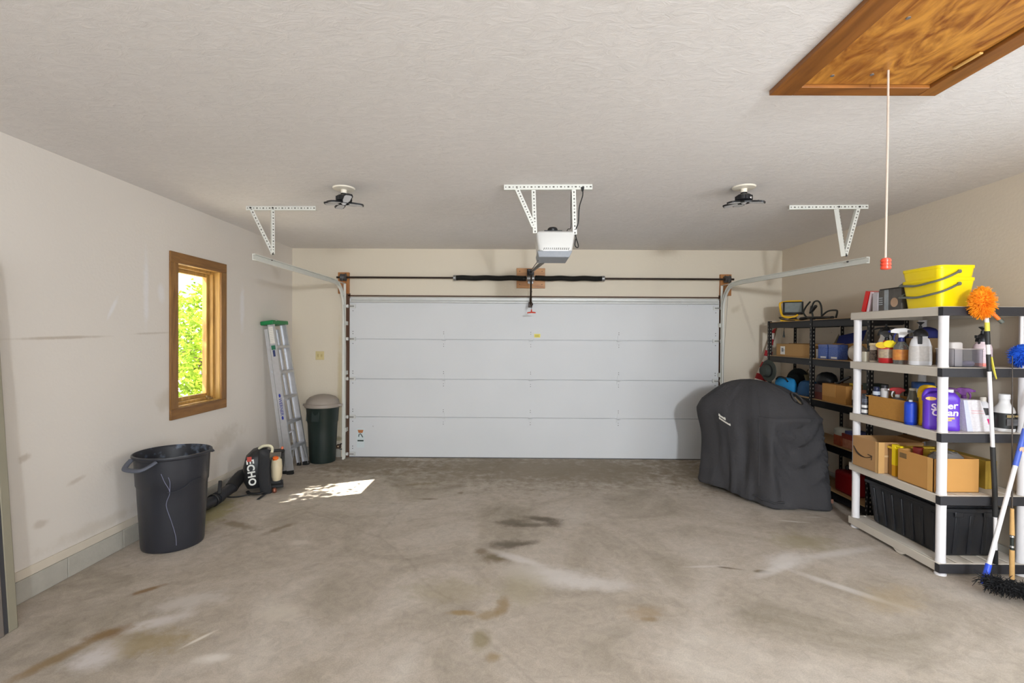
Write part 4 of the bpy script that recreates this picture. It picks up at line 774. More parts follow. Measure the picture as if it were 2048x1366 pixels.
# ------------------------------------------------------------------ aluminium framed panel leaning at the picture edge
t = thing('screen_panel', 'tall grey metal framed panel leaning on the wall at the left edge', 'panel', (-2.705, 2.665, 0))
lean2 = math.atan2(0.055, 0.88); M2 = Matrix.Rotation(-lean2, 4, 'Y')
FR1 = mat('frame_putty', (148, 142, 124), 0.5, 0.2, var=0.06); FR2 = mat('frame_graphite', (70, 70, 74), 0.5, 0.3); FR3 = mat('frame_taupe', (120, 112, 106), 0.5, 0.2)
k = B(); k.box((-0.032, -0.052, 0), (0.0, 0.0, 2.02), 0, M2); k.build('frame_stile', FR1, t, bevel=0.006)
k = B(); k.box((-0.022, -0.078, 0.004), (0.0, -0.052, 2.0), 0, M2); k.build('gasket', FR2, t, bevel=0.003)
k = B(); k.box((-0.03, -0.125, 0), (0.006, -0.078, 2.02), 0, M2); k.build('frame_stile', FR3, t, bevel=0.006)
k = B(); k.box((-0.02, -0.90, 0.02), (-0.005, -0.125, 2.0), 0, M2); k.build('sheet', FR2, t)
k = B(); k.box((-0.03, -0.95, 0), (0.006, -0.90, 2.02), 0, M2); k.build('frame_stile', FR3, t, bevel=0.006)
# ================================================================== COVERED GRILL
t = thing('covered_grill', 'barbecue grill under a black cloth cover standing by the black shelving', 'grill', (2.52, 5.08, 0))
COVER = mat('grill_cover_cloth', (62, 61, 63), 0.8, var=0.22, vs=4, bump=0.5, bs=38, spec=0.25)
base = [(2.03, 5.33), (2.13, 5.10), (2.25, 4.88), (2.36, 4.69), (2.435, 4.61), (2.60, 4.59), (2.82, 4.585), (2.96, 4.62), (3.04, 4.80), (3.06, 5.10), (3.03, 5.48), (2.80, 5.66), (2.45, 5.66), (2.13, 5.55)]
NG = 168
def ringpts(pts, n):
    c = spline([(x, y, 0) for x, y in pts], 24, True); L0 = [0]
    for i in range(len(c)): L0.append(L0[-1] + (c[(i + 1) % len(c)] - c[i]).length)
    out = []; j = 0
    for q in range(n):
        d = L0[-1] * q / n
        while L0[j + 1] < d: j += 1
        f = (d - L0[j]) / max(1e-9, L0[j + 1] - L0[j]); out.append(c[j].lerp(c[(j + 1) % len(c)], f))
    return out
br = ringpts(base, NG)
C0 = Vector((2.52, 5.08, 0)); TOPC = Vector((2.47, 5.10, 0))
levels = [(0.012, 0.99, 0), (0.03, 1.005, 0), (0.10, 0.985, 0), (0.18, 0.975, 0), (0.28, 0.965, 0), (0.38, 0.962, 0), (0.48, 0.96, 0), (0.58, 0.965, 0), (0.68, 0.972, 0), (0.76, 0.98, 0), (0.82, 0.985, 0), (0.855, 0.985, 0), (0.875, 0.965, 0.05), (0.91, 0.93, 0.1), (0.95, 0.885, 0.2), (1.0, 0.80, 0.35), (1.05, 0.69, 0.5), (1.10, 0.54, 0.7), (1.135, 0.38, 0.85), (1.155, 0.22, 1), (1.163, 0.08, 1)]
fine = []
for (z0, s0, t0), (z1, s1, t1) in zip(levels, levels[1:]):
    n_ = max(1, int((z1 - z0) / 0.035))
    for q in range(n_): f = q / n_; fine.append((z0 + (z1 - z0) * f, s0 + (s1 - s0) * f, t0 + (t1 - t0) * f))
levels = fine + [levels[-1]]
rings = []
rg = random.Random(4); ph = [rg.uniform(0, 6.28) for _ in range(8)]
def smooth(x, a, b): x = max(0.0, min(1.0, (x - a) / (b - a))); return x * x * (3 - 2 * x)
for z, s, tt in levels:
    c = C0.lerp(TOPC, tt); ring_ = []
    for q, p in enumerate(br):
        a = math.atan2(p.y - C0.y, p.x - C0.x)
        v = c + (p - C0) * s
        fall = max(0.0, min(1.0, (0.80 - z) / 0.5))       # folds hang below the side shelf
        end = smooth(a, -1.85, -1.65) * (1 - smooth(a, -0.85, -0.6))   # the end panel that faces the camera side
        f = 0.010 * math.sin(7 * a + ph[0] + 2.2 * z) + 0.007 * math.sin(13 * a + ph[1] - 3 * z) + 0.004 * math.sin(23 * a + ph[2] + 5 * z) + 0.008 * math.sin(5 * a - 6.5 * z + ph[3])
        n = (p - C0).normalized()
        v = v + n * f * (0.35 + fall)
        # cloth swags that hang between the two corners of the side shelf
        win = smooth(z, 0.16, 0.30) * (1 - smooth(z, 0.76, 0.84)) * end
        v += n * win * (0.027 * math.sin((z - 1.05 * (a + 1.25) ** 2) * 2 * PI / 0.21 + 0.7) - 0.02 + 0.012 * math.sin((z - 1.6 * (a + 1.2) ** 2) * 2 * PI / 0.10))
        # loose gusset on the near corner, and the shelf edge standing proud
        v += n * 0.045 * math.exp(-((a + 1.83) / 0.075) ** 2) * math.exp(-((z - 0.53) / 0.13) ** 2)
        v += n * 0.018 * math.exp(-((z - 0.845) / 0.025) ** 2) * end
        v += n * -0.02 * math.exp(-((a + 2.35) / 0.12) ** 2) * smooth(z, 0.1, 0.5) * (1 - smooth(z, 0.6, 0.9))
        dz = 0.006 * math.sin(9 * a + ph[4]) if z < 0.05 else 0.004 * math.sin(6 * a + ph[5]) * (z < 1.1)
        if p.x > C0.x: v.x -= 0.075 * smooth(z, 0.45, 0.9) * smooth(p.x - C0.x, 0.1, 0.4)
        else: v.x -= 0.045 * smooth(z, 0.55, 0.85) * (1 - smooth(z, 0.92, 1.04)) * smooth(C0.x - p.x, 0.1, 0.4)
        z2 = z + 0.022 * smooth(z, 0.85, 1.1)
        lift = 0.045 * max(0, math.cos(a - 2.95)) if z < 0.2 else 0
        ring_.append((v.x - C0.x, v.y - C0.y, max(0.004, z2 + dz + lift)))
    rings.append(ring_)
k = B(); k.loft(rings); k.build('cover', COVER, t, ang=70)
def on_cover(az, z):
    """Point on the cover near angle az, height z (local)."""
    for i in range(len(levels) - 1):
        if levels[i][0] <= z <= levels[i + 1][0]:
            f = (z - levels[i][0]) / (levels[i + 1][0] - levels[i][0])
            for q in range(NG):
                q2 = (q + 1) % NG
                a0 = (math.atan2(br[q].y - C0.y, br[q].x - C0.x) - az + PI) % (2 * PI) - PI; a1 = (math.atan2(br[q2].y - C0.y, br[q2].x - C0.x) - az + PI) % (2 * PI) - PI
                if a0 <= 0 < a1 and a1 - a0 < 1:
                    g = -a0 / (a1 - a0); P = lambda i_: Vector(rings[i_][q]).lerp(Vector(rings[i_][q2]), g)
                    return P(i).lerp(P(i + 1), f)
# two lines of small white print, too worn to read
PRINT = mat('cover_print', (206, 202, 192), 0.7, var=0.05)
k = B()
A0 = math.atan2(5.02 - C0.y, 2.13 - C0.x)
def strip_print(a0, z0, a1, z1, h, n, gap):
    for i in range(n):
        f0, f1 = i / n, (i + 1 - gap) / n
        p = [on_cover(a0 + (a1 - a0) * f, z0 + (z1 - z0) * f) for f in (f0, f1)]
        nn = Vector((p[0].x, p[0].y, 0)).normalized() * 0.006; hh = h * (1.0 if i in (0, n - 1) else 0.72)
        k.add([p[0] + nn, p[1] + nn, p[1] + nn + Vector((0, 0, hh)), p[0] + nn + Vector((0, 0, hh))] + [p[0], p[1], p[1] + Vector((0, 0, hh)), p[0] + Vector((0, 0, hh))], [(0, 1, 2, 3), (4, 7, 6, 5), (0, 4, 5, 1), (2, 6, 7, 3), (1, 5, 6, 2), (0, 3, 7, 4)])
strip_print(-3.13, 0.806, -2.93, 0.776, 0.024, 5, 0.14); strip_print(-3.13, 0.776, -2.80, 0.728, 0.019, 11, 0.12)
k.build('print', PRINT, t)
# vent flap
pv = on_cover(-0.98, 1.01); nv = Vector((0.38, -0.62, 0.68)).normalized()
MV = frame(pv + nv * 0.006, (0.84, 0.54, 0.02), (-0.38, 0.55, 0.74))
k = B(); k.prism([(0.05 * math.cos(a * PI / 10), 0.066 * math.sin(a * PI / 10)) for a in range(20)], -0.02, 0.004, 0, MV); vf = k.build('vent_opening', RUBBER, t)
k = B(); k.prism([(-0.046, 0.02), (-0.02, 0.03), (-0.004, -0.04), (-0.018, -0.058), (-0.034, -0.045)], 0.004, 0.007, 0, MV); k.build('vent_mesh', mat('vent_mesh_tan', (112, 98, 76), 0.8), vf)
k = B(); k.tube([MV @ Vector((0.056 * math.cos(a * PI / 10), 0.072 * math.sin(a * PI / 10), 0.004)) for a in range(-1, 12)], 0.009, 8); k.build('vent_hood', COVER, t)
# seam ridges
k = B(); k.tube([on_cover(-2.02 + 0.05 * i, 0.862) + Vector((0, 0, 0.004)) for i in range(0, 22)], 0.0055, 6); k.tube([on_cover(-1.98, z) for z in (0.86, 0.92, 0.97, 1.02, 1.07, 1.11)], 0.004, 6); k.tube([on_cover(-2.02, 0.84 - 0.05 * i) for i in range(14)], 0.005, 6); k.build('seam', COVER, t)
k = B()
pp = [on_cover(-2.15 + 0.1 * i, 0.07) + Vector((0, 0, -0.01 * i % 0.02)) for i in range(7)]
k.tube(pp, 0.016, 8, flat=0.6); k.build('hem_strap', COVER, t)
p = on_cover(-0.85, 0.10); k = B(); k.cbox((p.x + 0.004, p.y - 0.008, p.z), (0.022, 0.008, 0.04)); k.build('hem_toggle', mat('toggle_copper', (120, 84, 70), 0.5), t, bevel=0.003)

# ================================================================== LIGHT PLASTIC SHELVING
SX0, SX1, SY0, SY1 = 2.886, 3.508, 3.335, 4.255
t = thing('plastic_shelving', 'five tier pale plastic shelving unit with white posts and black ends, at the right edge', 'shelving unit', (SX0, SY0, 0))
SHB = mat('shelf_putty', (206, 198, 186), 0.5, var=0.03); SHW = mat('shelf_post_white', (228, 226, 228), 0.4, var=0.02); SHK = mat('shelf_end_black', (48, 48, 52), 0.5, var=0.1, vs=30)
SZ_ = [0.086, 0.548, 0.974, 1.417, 1.832]; WX, WY = SX1 - SX0, SY1 - SY0
for i, z in enumerate(SZ_):
    k = B(); h = 0.062
    k.box((0, 0.012, z - h), (0.016, WY, z)); k.box((WX - 0.016, 0.012, z - h), (WX, WY, z)); k.box((0.016, WY - 0.016, z - h), (WX - 0.016, WY, z))
    k.box((0.016, 0.014, z - h), (WX - 0.016, 0.030, z))
    if i == 4: k.box((0.016, 0.03, z - 0.02), (WX - 0.016, WY - 0.016, z - 0.0005))
    else:
        n = 5; wv = (WX - 0.032) / n
        for j in range(n): k.box((0.016 + j * wv + 0.008, 0.03, z - 0.014), (0.016 + (j + 1) * wv - 0.008, WY - 0.016, z - 0.0005))
        for j in range(4): k.box((0.016, 0.10 + j * 0.24, z - 0.024), (WX - 0.016, 0.125 + j * 0.24, z - 0.012))
    if i == 0: k.prism([(0.30, 0.0), (0.42, 0.0), (0.38, -0.022), (0.34, -0.022)], 0.0, 0.016, 0, Matrix(((0, 0, 1, 0), (1, 0, 0, 0), (0, 1, 0, z - h), (0, 0, 0, 1))))
    sh = k.build('shelf', SHB, t, bevel=0.004)
    k = B(); k.box((-0.002, 0.0, z - h - 0.001), (WX + 0.002, 0.0135, z - 0.004)); k.box((-0.003, 0.0, z - h - 0.001), (0.0, 0.04, z - 0.004)); k.build('end_band', SHK, sh, bevel=0.004)
for (x, y) in ((0.036, 0.04), (WX - 0.036, 0.04), (0.036, WY - 0.04), (WX - 0.036, WY - 0.04)):
    for i in range(5):
        z0 = SZ_[i - 1] - 0.0 if i else 0.0; z1 = SZ_[i] - 0.062
        k = B(); k.lathe([(0.030, z0), (0.031, z0 + 0.004), (0.0285, z0 + 0.02), (0.0285, z1 - 0.02), (0.030, z1)] if i else [(0.034, 0), (0.034, 0.010), (0.030, 0.012), (0.030, z1)], (x, y, 0), 24)
        k.build('post', SHW, t)
def sx(px_like): return px_like

# ================================================================== BLACK STEEL RACK
RX0, RX1 = 3.14, 3.478
t = thing('steel_rack', 'long black steel rack with chipboard shelves along the right wall behind the grill', 'rack', (RX0, 4.37, 0))
CHIP = mat('chipboard', (176, 142, 98), 0.8, var=0.15, vs=60); RZ = [0.105, 0.56, 0.975, 1.40, 1.808]; RY = [0.02, 0.875, 1.75]
for y in RY:
    for x, s in ((0.0, 1), (RX1 - RX0, -1)):
        k = B(); k.box((min(x, x + s * 0.003), y - 0.02, 0), (max(x, x + s * 0.003), y + 0.02, 1.82)); k.box((min(x, x + s * 0.035), y - 0.02, 0), (max(x, x + s * 0.035), y - 0.017, 1.82))
        for i in range(44):
            z = 0.04 + i * 0.04
            k.cbox((x - s * 0.0004, y + (0.008 if i % 2 else -0.004), z), (0.0012, 0.008, 0.016), 1); k.cbox((x + s * 0.018, y - 0.0205, z), (0.010, 0.0012, 0.016), 1)
        k.build('post', [BLACKM, mat('slot_light', (150, 146, 136), 0.7)], t)
for i, z in enumerate(RZ):
    for y0, y1 in ((RY[0] + 0.02, RY[1] - 0.02), (RY[1] + 0.02, RY[2] - 0.02)):
        for x in (0.004, RX1 - RX0 - 0.022):
            k = B(); k.box((x, y0, z - 0.075), (x + 0.003, y1, z - 0.006)); k.box((x, y0, z - 0.018), (x + 0.018, y1, z - 0.014)); k.build('beam', BLACKM, t)
        k = B(); k.box((0.008, y0 - 0.015, z - 0.0135), (RX1 - RX0 - 0.008, y1 + 0.015, z)); k.build('shelf_board', CHIP, t)
    for y in RY:
        k = B(); k.box((0.036, y - 0.016, z - 0.07), (RX1 - RX0 - 0.036, y - 0.013, z - 0.016)); k.build('cross_beam', BLACKM, t)
# ================================================================== THINGS ON THE PALE SHELVING
def single(b_, name, m, label, cat, group=None, bevel=0.0, loc=None, rot=0, **kw):
    o = b_.build(name, m, None, bevel=bevel, **kw)
    if loc: o.location = loc
    if rot: o.rotation_euler = rot if isinstance(rot, tuple) else (0, 0, rot)
    return tag(o, label, cat, group)
def lined(name, c, ink, sc=60, axis='Z', amt=0.6):
    """Printed packaging: rows of small print as a procedural pattern."""
    if name in _mats: return _mats[name]
    m, nt, b = new_mat(name); L = nt.links
    tc = N(nt, 'ShaderNodeTexCoord'); wv = N(nt, 'ShaderNodeTexWave', bands_direction=axis); wv.inputs['Scale'].default_value = sc; L.new(tc.outputs['Object'], wv.inputs[0])
    no = N(nt, 'ShaderNodeTexNoise'); no.inputs['Scale'].default_value = 70; L.new(tc.outputs['Object'], no.inputs[0])
    gt = N(nt, 'ShaderNodeMapRange'); gt.inputs[1].default_value = 0.55; gt.inputs[2].default_value = 0.8; gt.inputs[4].default_value = amt; L.new(wv.outputs[1], gt.inputs[0])
    g2 = N(nt, 'ShaderNodeMapRange'); g2.inputs[1].default_value = 0.42; g2.inputs[2].default_value = 0.5; L.new(no.outputs[0], g2.inputs[0])
    ml_ = N(nt, 'ShaderNodeMath', operation='MULTIPLY'); L.new(gt.outputs[0], ml_.inputs[0]); L.new(g2.outputs[0], ml_.inputs[1])
    mx = N(nt, 'ShaderNodeMix', data_type='RGBA'); mx.inputs[6].default_value = rgb(c); mx.inputs[7].default_value = rgb(ink); L.new(ml_.outputs[0], mx.inputs[0])
    L.new(mx.outputs[2], b.inputs['Base Color']); b.inputs['Roughness'].default_value = 0.5; _mats[name] = m
    return m
def bottle(name, label, loc, prof, m, cat='bottle', bands=(), cap=None, sx=1.0, sy=1.0, rot=0.0, pw=2.0, group=None):
    """prof: [(r, z)]; bands: [(z0, z1, material)] wrapped round the body; cap: (r, z0, z1, material)."""
    t = thing(name, label, cat, loc, rot, group)
    k = B(); k.lathe(prof, n=28, sx=sx, sy=sy, pw=pw); k.build('body', m, t, ang=50)
    def rad(z):
        for (r0, z0), (r1, z1) in zip(prof, prof[1:]):
            if z0 <= z <= z1 and z1 > z0: return r0 + (r1 - r0) * (z - z0) / (z1 - z0)
        return prof[0][0]
    for bd in bands:
        z0, z1, bm = bd[:3]; k = B(); zz = [z0 + (z1 - z0) * i / 6 for i in range(7)]
        k.lathe([(rad(z) + 0.0009, z) for z in zz], n=28, sx=sx, sy=sy, pw=pw, caps=False); k.build('label', bm, t)
    if cap:
        r, z0, z1, cm = cap; k = B(); k.lathe([(r, z0), (r, z1 - 0.004), (r - 0.003, z1), (0, z1)], n=20); k.build('cap', cm, t)
    return t
def trigger(t, z, m, m2, s=1.0, rot=0.0):
    """Spray head: neck collar, body pointing to local -x, trigger lever."""
    M0 = Matrix.Translation((0, 0, z)) @ Matrix.Rotation(rot, 4, 'Z') @ Matrix.Scale(s, 4)
    k = B(); k.lathe([(0.016, 0), (0.017, 0.004), (0.015, 0.022), (0.011, 0.026), (0, 0.026)], n=18, M=M0); k.build('collar', m2, t)
    P = [(-0.050, 0.052), (-0.050, 0.068), (-0.03, 0.078), (0.02, 0.080), (0.045, 0.070), (0.05, 0.055), (0.03, 0.045), (0.012, 0.024), (-0.012, 0.024), (-0.014, 0.048)]
    k = B(); k.prism(P, -0.012, 0.012, 0, M0 @ Matrix(((1, 0, 0, 0), (0, 0, 1, 0), (0, 1, 0, 0), (0, 0, 0, 1)))); k.build('spray_head', m, t, bevel=0.003)
    k = B(); k.tube([M0 @ Vector(v) for v in ((-0.024, 0, 0.052), (-0.034, 0, 0.034), (-0.036, 0, 0.016), (-0.030, 0, 0.0))], [0.006, 0.006, 0.005, 0.004], 8); k.build('trigger', m2, t)
    k = B(); k.lathe([(0.007, 0), (0.008, 0.004), (0.006, 0.014), (0, 0.014)], n=12, M=M0 @ Matrix.Translation((-0.048, 0, 0.060)) @ Matrix.Rotation(R(-90), 4, 'Y')); k.build('nozzle', m2, t)
def pump_top(t, z, m, s=1.0, rot=0.0, r=0.036):
    M0 = Matrix.Translation((0, 0, z)) @ Matrix.Rotation(rot, 4, 'Z') @ Matrix.Scale(s, 4)
    k = B(); k.lathe([(r, 0), (r + 0.001, 0.006), (r * 0.9, 0.03), (r * 0.55, 0.05), (0.012, 0.056), (0.009, 0.078), (0, 0.078)], n=22, M=M0)
    k.cbox((-0.045, 0, 0.036), (0.06, 0.018, 0.02), 0, M0); k.build('pump_head', m, t, bevel=0.002)
    k = B(); k.lathe([(0.005, 0.06), (0.006, 0.085), (0.014, 0.094), (0.022, 0.1), (0.022, 0.106), (0, 0.108)], n=18, M=M0); k.build('pump_knob', m, t)
    k = B(); k.tube([M0 @ Vector(v) for v in ((-0.02, 0, 0.03), (-0.034, 0, 0.012), (-0.038, 0, -0.03))], [0.007, 0.008, 0.006], 8); k.build('trigger', m, t)
WHP = mat('white_plastic', (232, 232, 232), 0.4, var=0.02); TRNS = mat('translucent_plastic', (206, 206, 212), 0.35, var=0.03); CLR = mat('clear_bottle', (214, 218, 216), 0.15, trans=0.85, var=0.0)
Z5 = 1.832 + 0.0005
# -- top shelf
k = B(); k.box((-0.075, -0.021, 0), (0.075, 0.021, 0.176)); k.box((-0.071, -0.017, 0.001), (0.0765, 0.017, 0.175), 1)
single(k, 'book', [mat('book_red', (214, 36, 34), 0.45, var=0.04), mat('paper_edge', (224, 214, 206), 0.8)], 'red book leaning at the far left end of the top pale shelf', 'book', 'books leaning on the top shelf', loc=(3.03, 4.205, Z5 + 0.006), rot=(R(17), 0, 0), bevel=0.001)
k = B(); k.box((-0.075, -0.011, 0), (0.075, 0.011, 0.168)); single(k, 'book', mat('book_pink_white', (230, 208, 214), 0.5, var=0.04), 'thin pale pink book leaning against the red book', 'book', 'books leaning on the top shelf', loc=(3.03, 4.152, Z5 + 0.0035), rot=(R(15.5), 0, 0), bevel=0.001)
k = B(); k.box((-0.08, -0.004, 0), (0.07, 0.008, 0.125)); single(k, 'book', mat('book_grey_brown', (112, 98, 92), 0.6), 'dark grey booklet standing between the pink book and the grey carton', 'book', 'books leaning on the top shelf', loc=(3.04, 4.105, Z5 + 0.001), rot=(R(6), 0, 0))
k = B(); k.box((2.945, 4.018, Z5), (3.12, 4.078, Z5 + 0.152)); single(k, 'carton', lined('carton_grey', (186, 180, 184), (168, 164, 170), 50), 'light grey carton between the books and the dark printed box', 'box', bevel=0.002)
t = thing('printed_box', 'dark grey printed box with a tan oval beside the yellow buckets', 'box', (2.95, 3.783, Z5))
k = B(); k.box((0, 0, 0), (0.20, 0.236, 0.168)); k.build('carton', mat('print_charcoal', (88, 84, 80), 0.5, var=0.4, vs=26), t, bevel=0.002)
k = B(); k.box((-0.003, 0.13, 0.002), (-0.0002, 0.17, 0.166)); 
for q in range(4): k.box((-0.003, 0.19, 0.05 + q * 0.017), (-0.0002, 0.228, 0.058 + q * 0.017))
k.build('printed_panel', mat('print_silver', (150, 156, 160), 0.4, var=0.2, vs=40), t)
k = B(); k.lathe([(0.0, 0), (0.036, 0), (0.036, 0.0025), (0, 0.0025)], n=28, M=Matrix.Translation((0, 0.068, 0.062)) @ Matrix.Rotation(R(-90), 4, 'Y')); k.build('printed_oval', mat('print_tan', (186, 156, 130), 0.5), t)
k = B(); k.box((0.004, 0.0, 0.1685), (0.2, 0.232, 0.178)); k.build('lid_flap', mat('flap_black', (44, 36, 34), 0.5), t, bevel=0.002)
YEL = mat('bucket_yellow', (250, 222, 4), 0.35, var=0.015); GRYH = mat('bucket_handle_grey', (108, 112, 106), 0.5)
def bucket(label, z, hgt):
    t = thing('bucket', label, 'bucket', (3.055, 3.588, z), 0, 'yellow buckets stacked on the top shelf')
    rings = []
    def rr(hx, hy, zz, r=0.035):
        out = []
        for cx_, cy_, a0 in ((hx - r, hy - r, 0), (-hx + r, hy - r, 90), (-hx + r, -hy + r, 180), (hx - r, -hy + r, 270)):
            for q in range(6): a = R(a0 + 18 * q); out.append((cx_ + r * math.cos(a), cy_ + r * math.sin(a), zz))
        return out
    f = lambda u: (0.108 + 0.020 * u, 0.148 + 0.022 * u)
    spec = [(0.0, 0), (0.004, 0.01), (hgt * 0.5, 0.5), (hgt - 0.022, 0.96), (hgt - 0.021, 1.12), (hgt - 0.002, 1.16), (hgt, 1.12), (hgt - 0.003, 1.0), (hgt * 0.5, 0.42), (0.008, -0.06)]
    for zz, u in spec: hx, hy = f(u); rings.append(rr(hx, hy, zz))
    k = B(); k.loft(rings, 0, True, True); k.build('body', YEL, t, ang=40)
    k = B(); y0, y1 = -0.176, 0.176; zt = hgt - 0.045
    k.tube(spline([(0.0, y0, zt), (-0.06, y0 - 0.004, zt - 0.03), (-0.115, y0 + 0.004, zt - 0.055), (-0.142, y0 + 0.06, zt - 0.07), (-0.146, 0.0, zt - 0.082), (-0.146, 0.1, zt - 0.075), (-0.13, y1 - 0.004, zt - 0.066), (-0.06, y1 + 0.006, zt - 0.03), (0.0, y1, zt)], 6), 0.013, 10, flat=0.55)
    k.lathe([(0.0, 0), (0.013, 0), (0.013, 0.008), (0, 0.008)], n=14, M=Matrix.Translation((0, y0, zt)) @ Matrix.Rotation(R(90), 4, 'X')); k.build('handle', GRYH, t)
    return t
bucket('lower yellow bucket with a grey handle, holding another bucket, on the top shelf', Z5, 0.205)
bucket('upper yellow bucket with a grey handle, nested inside the lower bucket', Z5 + 0.085, 0.205)

# -- second shelf
Z4 = 1.417 + 0.0005
k = B(); k.box((2.965, 4.215, Z4), (3.03, 4.287, Z4 + 0.082)); single(k, 'carton', lined('carton_cream', (222, 216, 196), (212, 204, 186), 30), 'small plain cream carton at the left end of the second pale shelf', 'box', bevel=0.0015, loc=None) .location = (0, -0.03, 0)
bottle('bottle', 'slim white bottle with a dark brown label beside the small cream carton', (2.985, 4.115, Z4), [(0.03, 0), (0.032, 0.004), (0.032, 0.125), (0.028, 0.135), (0.026, 0.14)], mat('bottle_cream', (226, 214, 196), 0.4), bands=[(0.012, 0.10, lined('label_brown', (70, 56, 52), (190, 170, 150), 40))], cap=(0.030, 0.135, 0.157, mat('cap_cream', (226, 208, 168), 0.4)), sx=0.7)
t = bottle('sprayer_bottle', 'tall white garden sprayer with a wide black pump and orange label', (3.115, 4.15, Z4), [(0.055, 0), (0.058, 0.006), (0.058, 0.15), (0.05, 0.19), (0.042, 0.20), (0.040, 0.235)], WHP, bands=[(0.02, 0.12, mat('label_red_orange', (186, 62, 36), 0.5)), (0.125, 0.165, mat('label_orange', (240, 160, 50), 0.5, var=0.15, vs=40))], rot=R(-41))
k = B(); k.lathe([(0.042, 0.235), (0.042, 0.245), (0.028, 0.262), (0.02, 0.285), (0.016, 0.295), (0, 0.295)], n=22); k.tube(spline([(-0.095, 0, 0.268), (-0.05, 0, 0.282), (0, 0, 0.284), (0.05, 0, 0.282), (0.1, 0, 0.27)], 4), [0.004] + [0.011] * 15 + [0.004], 8, flat=0.6); k.tube([(0, 0, 0.29), (0, 0, 0.318)], 0.007, 8); k.tube([(-0.03, 0, 0.28), (-0.05, 0, 0.245), (-0.055, 0, 0.22)], 0.007, 8); k.build('pump_head', BLACKP, t)
t = bottle('spray_bottle', 'red weed spray bottle with a yellow tag and black trigger, at the shelf front', (2.975, 3.955, Z4), [(0.052, 0), (0.056, 0.006), (0.056, 0.115), (0.048, 0.145), (0.028, 0.165), (0.022, 0.18)], mat('bottle_red', (186, 40, 44), 0.35, var=0.05), bands=[(0.04, 0.11, mat('label_picture', (120, 110, 110), 0.4, var=0.6, vs=45, c2=(214, 190, 150)))], sy=0.8, rot=R(-41))
trigger(t, 0.178, BLACKP, BLACKP, 1.0, R(180))
k = B(); k.lathe([(0, 0), (0.033, 0), (0.033, 0.002), (0, 0.002)], n=22, sx=1.25, sy=0.9, M=Matrix.Translation((0.022, -0.050, 0.152)) @ Matrix.Rotation(R(78), 4, 'X')); k.build('hang_tag', mat('tag_yellow', (246, 224, 20), 0.5, var=0.1), t)
k = B(); k.lathe([(0, 0), (0.032, 0), (0.032, 0.002), (0, 0.002)], n=22, sx=1.25, sy=0.8, M=Matrix.Translation((-0.030, -0.047, 0.142)) @ Matrix.Rotation(R(80), 4, 'X')); k.build('hang_tag', mat('tag_amber', (226, 186, 40), 0.5, var=0.25, vs=60), t)
t = bottle('spray_bottle', 'clear spray bottle with a rust red label and white and blue trigger', (2.985, 3.822, Z4), [(0.050, 0), (0.052, 0.006), (0.052, 0.115), (0.046, 0.14), (0.026, 0.165), (0.02, 0.175)], CLR, bands=[(0.03, 0.11, mat('label_rust', (176, 66, 34), 0.45, var=0.5, vs=30, c2=(230, 170, 80)))], sy=0.8, rot=R(-41))
trigger(t, 0.172, WHP, mat('trigger_navy', (24, 34, 104), 0.4), 1.3, R(0))
bottle('spray_bottle', 'small white spray bottle with a dark label behind the rust labelled bottle', (3.12, 3.77, Z4), [(0.045, 0), (0.046, 0.005), (0.046, 0.14), (0.03, 0.17), (0.02, 0.18)], WHP, bands=[(0.03, 0.10, mat('label_dark_brown', (62, 44, 36), 0.5, var=0.5, vs=30, c2=(150, 120, 90)))], cap=(0.022, 0.18, 0.20, WHP))
k = B(); k.lathe([(0.075, 0), (0.08, 0.004), (0.082, 0.02), (0.075, 0.05), (0.055, 0.075), (0.02, 0.088), (0, 0.09)], n=26, sy=0.9); k.prism([(-0.075, 0.03), (-0.13, 0.025), (-0.145, 0.0), (-0.13, -0.025), (-0.075, -0.03)], 0.004, 0.009)
cap_o = single(k, 'baseball_cap', mat('cap_navy', (26, 30, 88), 0.8, var=0.1), 'navy blue cap lying on a carton behind the spray bottles', 'cap', loc=(3.275, 3.935, Z4 + 0.2005), rot=R(-60))
k = B(); k.box((3.19, 3.84, Z4), (3.36, 4.03, Z4 + 0.20)); single(k, 'carton', mat('carton_brown_back', (120, 96, 66), 0.8), 'brown carton under the navy cap at the back of the second shelf', 'box', bevel=0.002).location = (0, 0.005, 0)
t = bottle('sprayer_bottle', 'large translucent white sprayer jug with a black pump next to the front post', (2.995, 3.655, Z4), [(0.064, 0), (0.068, 0.008), (0.067, 0.10), (0.062, 0.155), (0.052, 0.19), (0.042, 0.20), (0.042, 0.215)], mat('jug_white', (222, 222, 226), 0.4, var=0.03), bands=[(0.03, 0.14, lined('label_pale_print', (208, 204, 200), (176, 170, 170), 70))], sy=0.8, rot=R(-41))
pump_top(t, 0.212, BLACKP, 1.0, R(0), 0.046)
k = B(); k.cbox((0.0, -0.046, 0.185), (0.026, 0.014, 0.06)); k.build('grip', BLACKP, t, bevel=0.003)
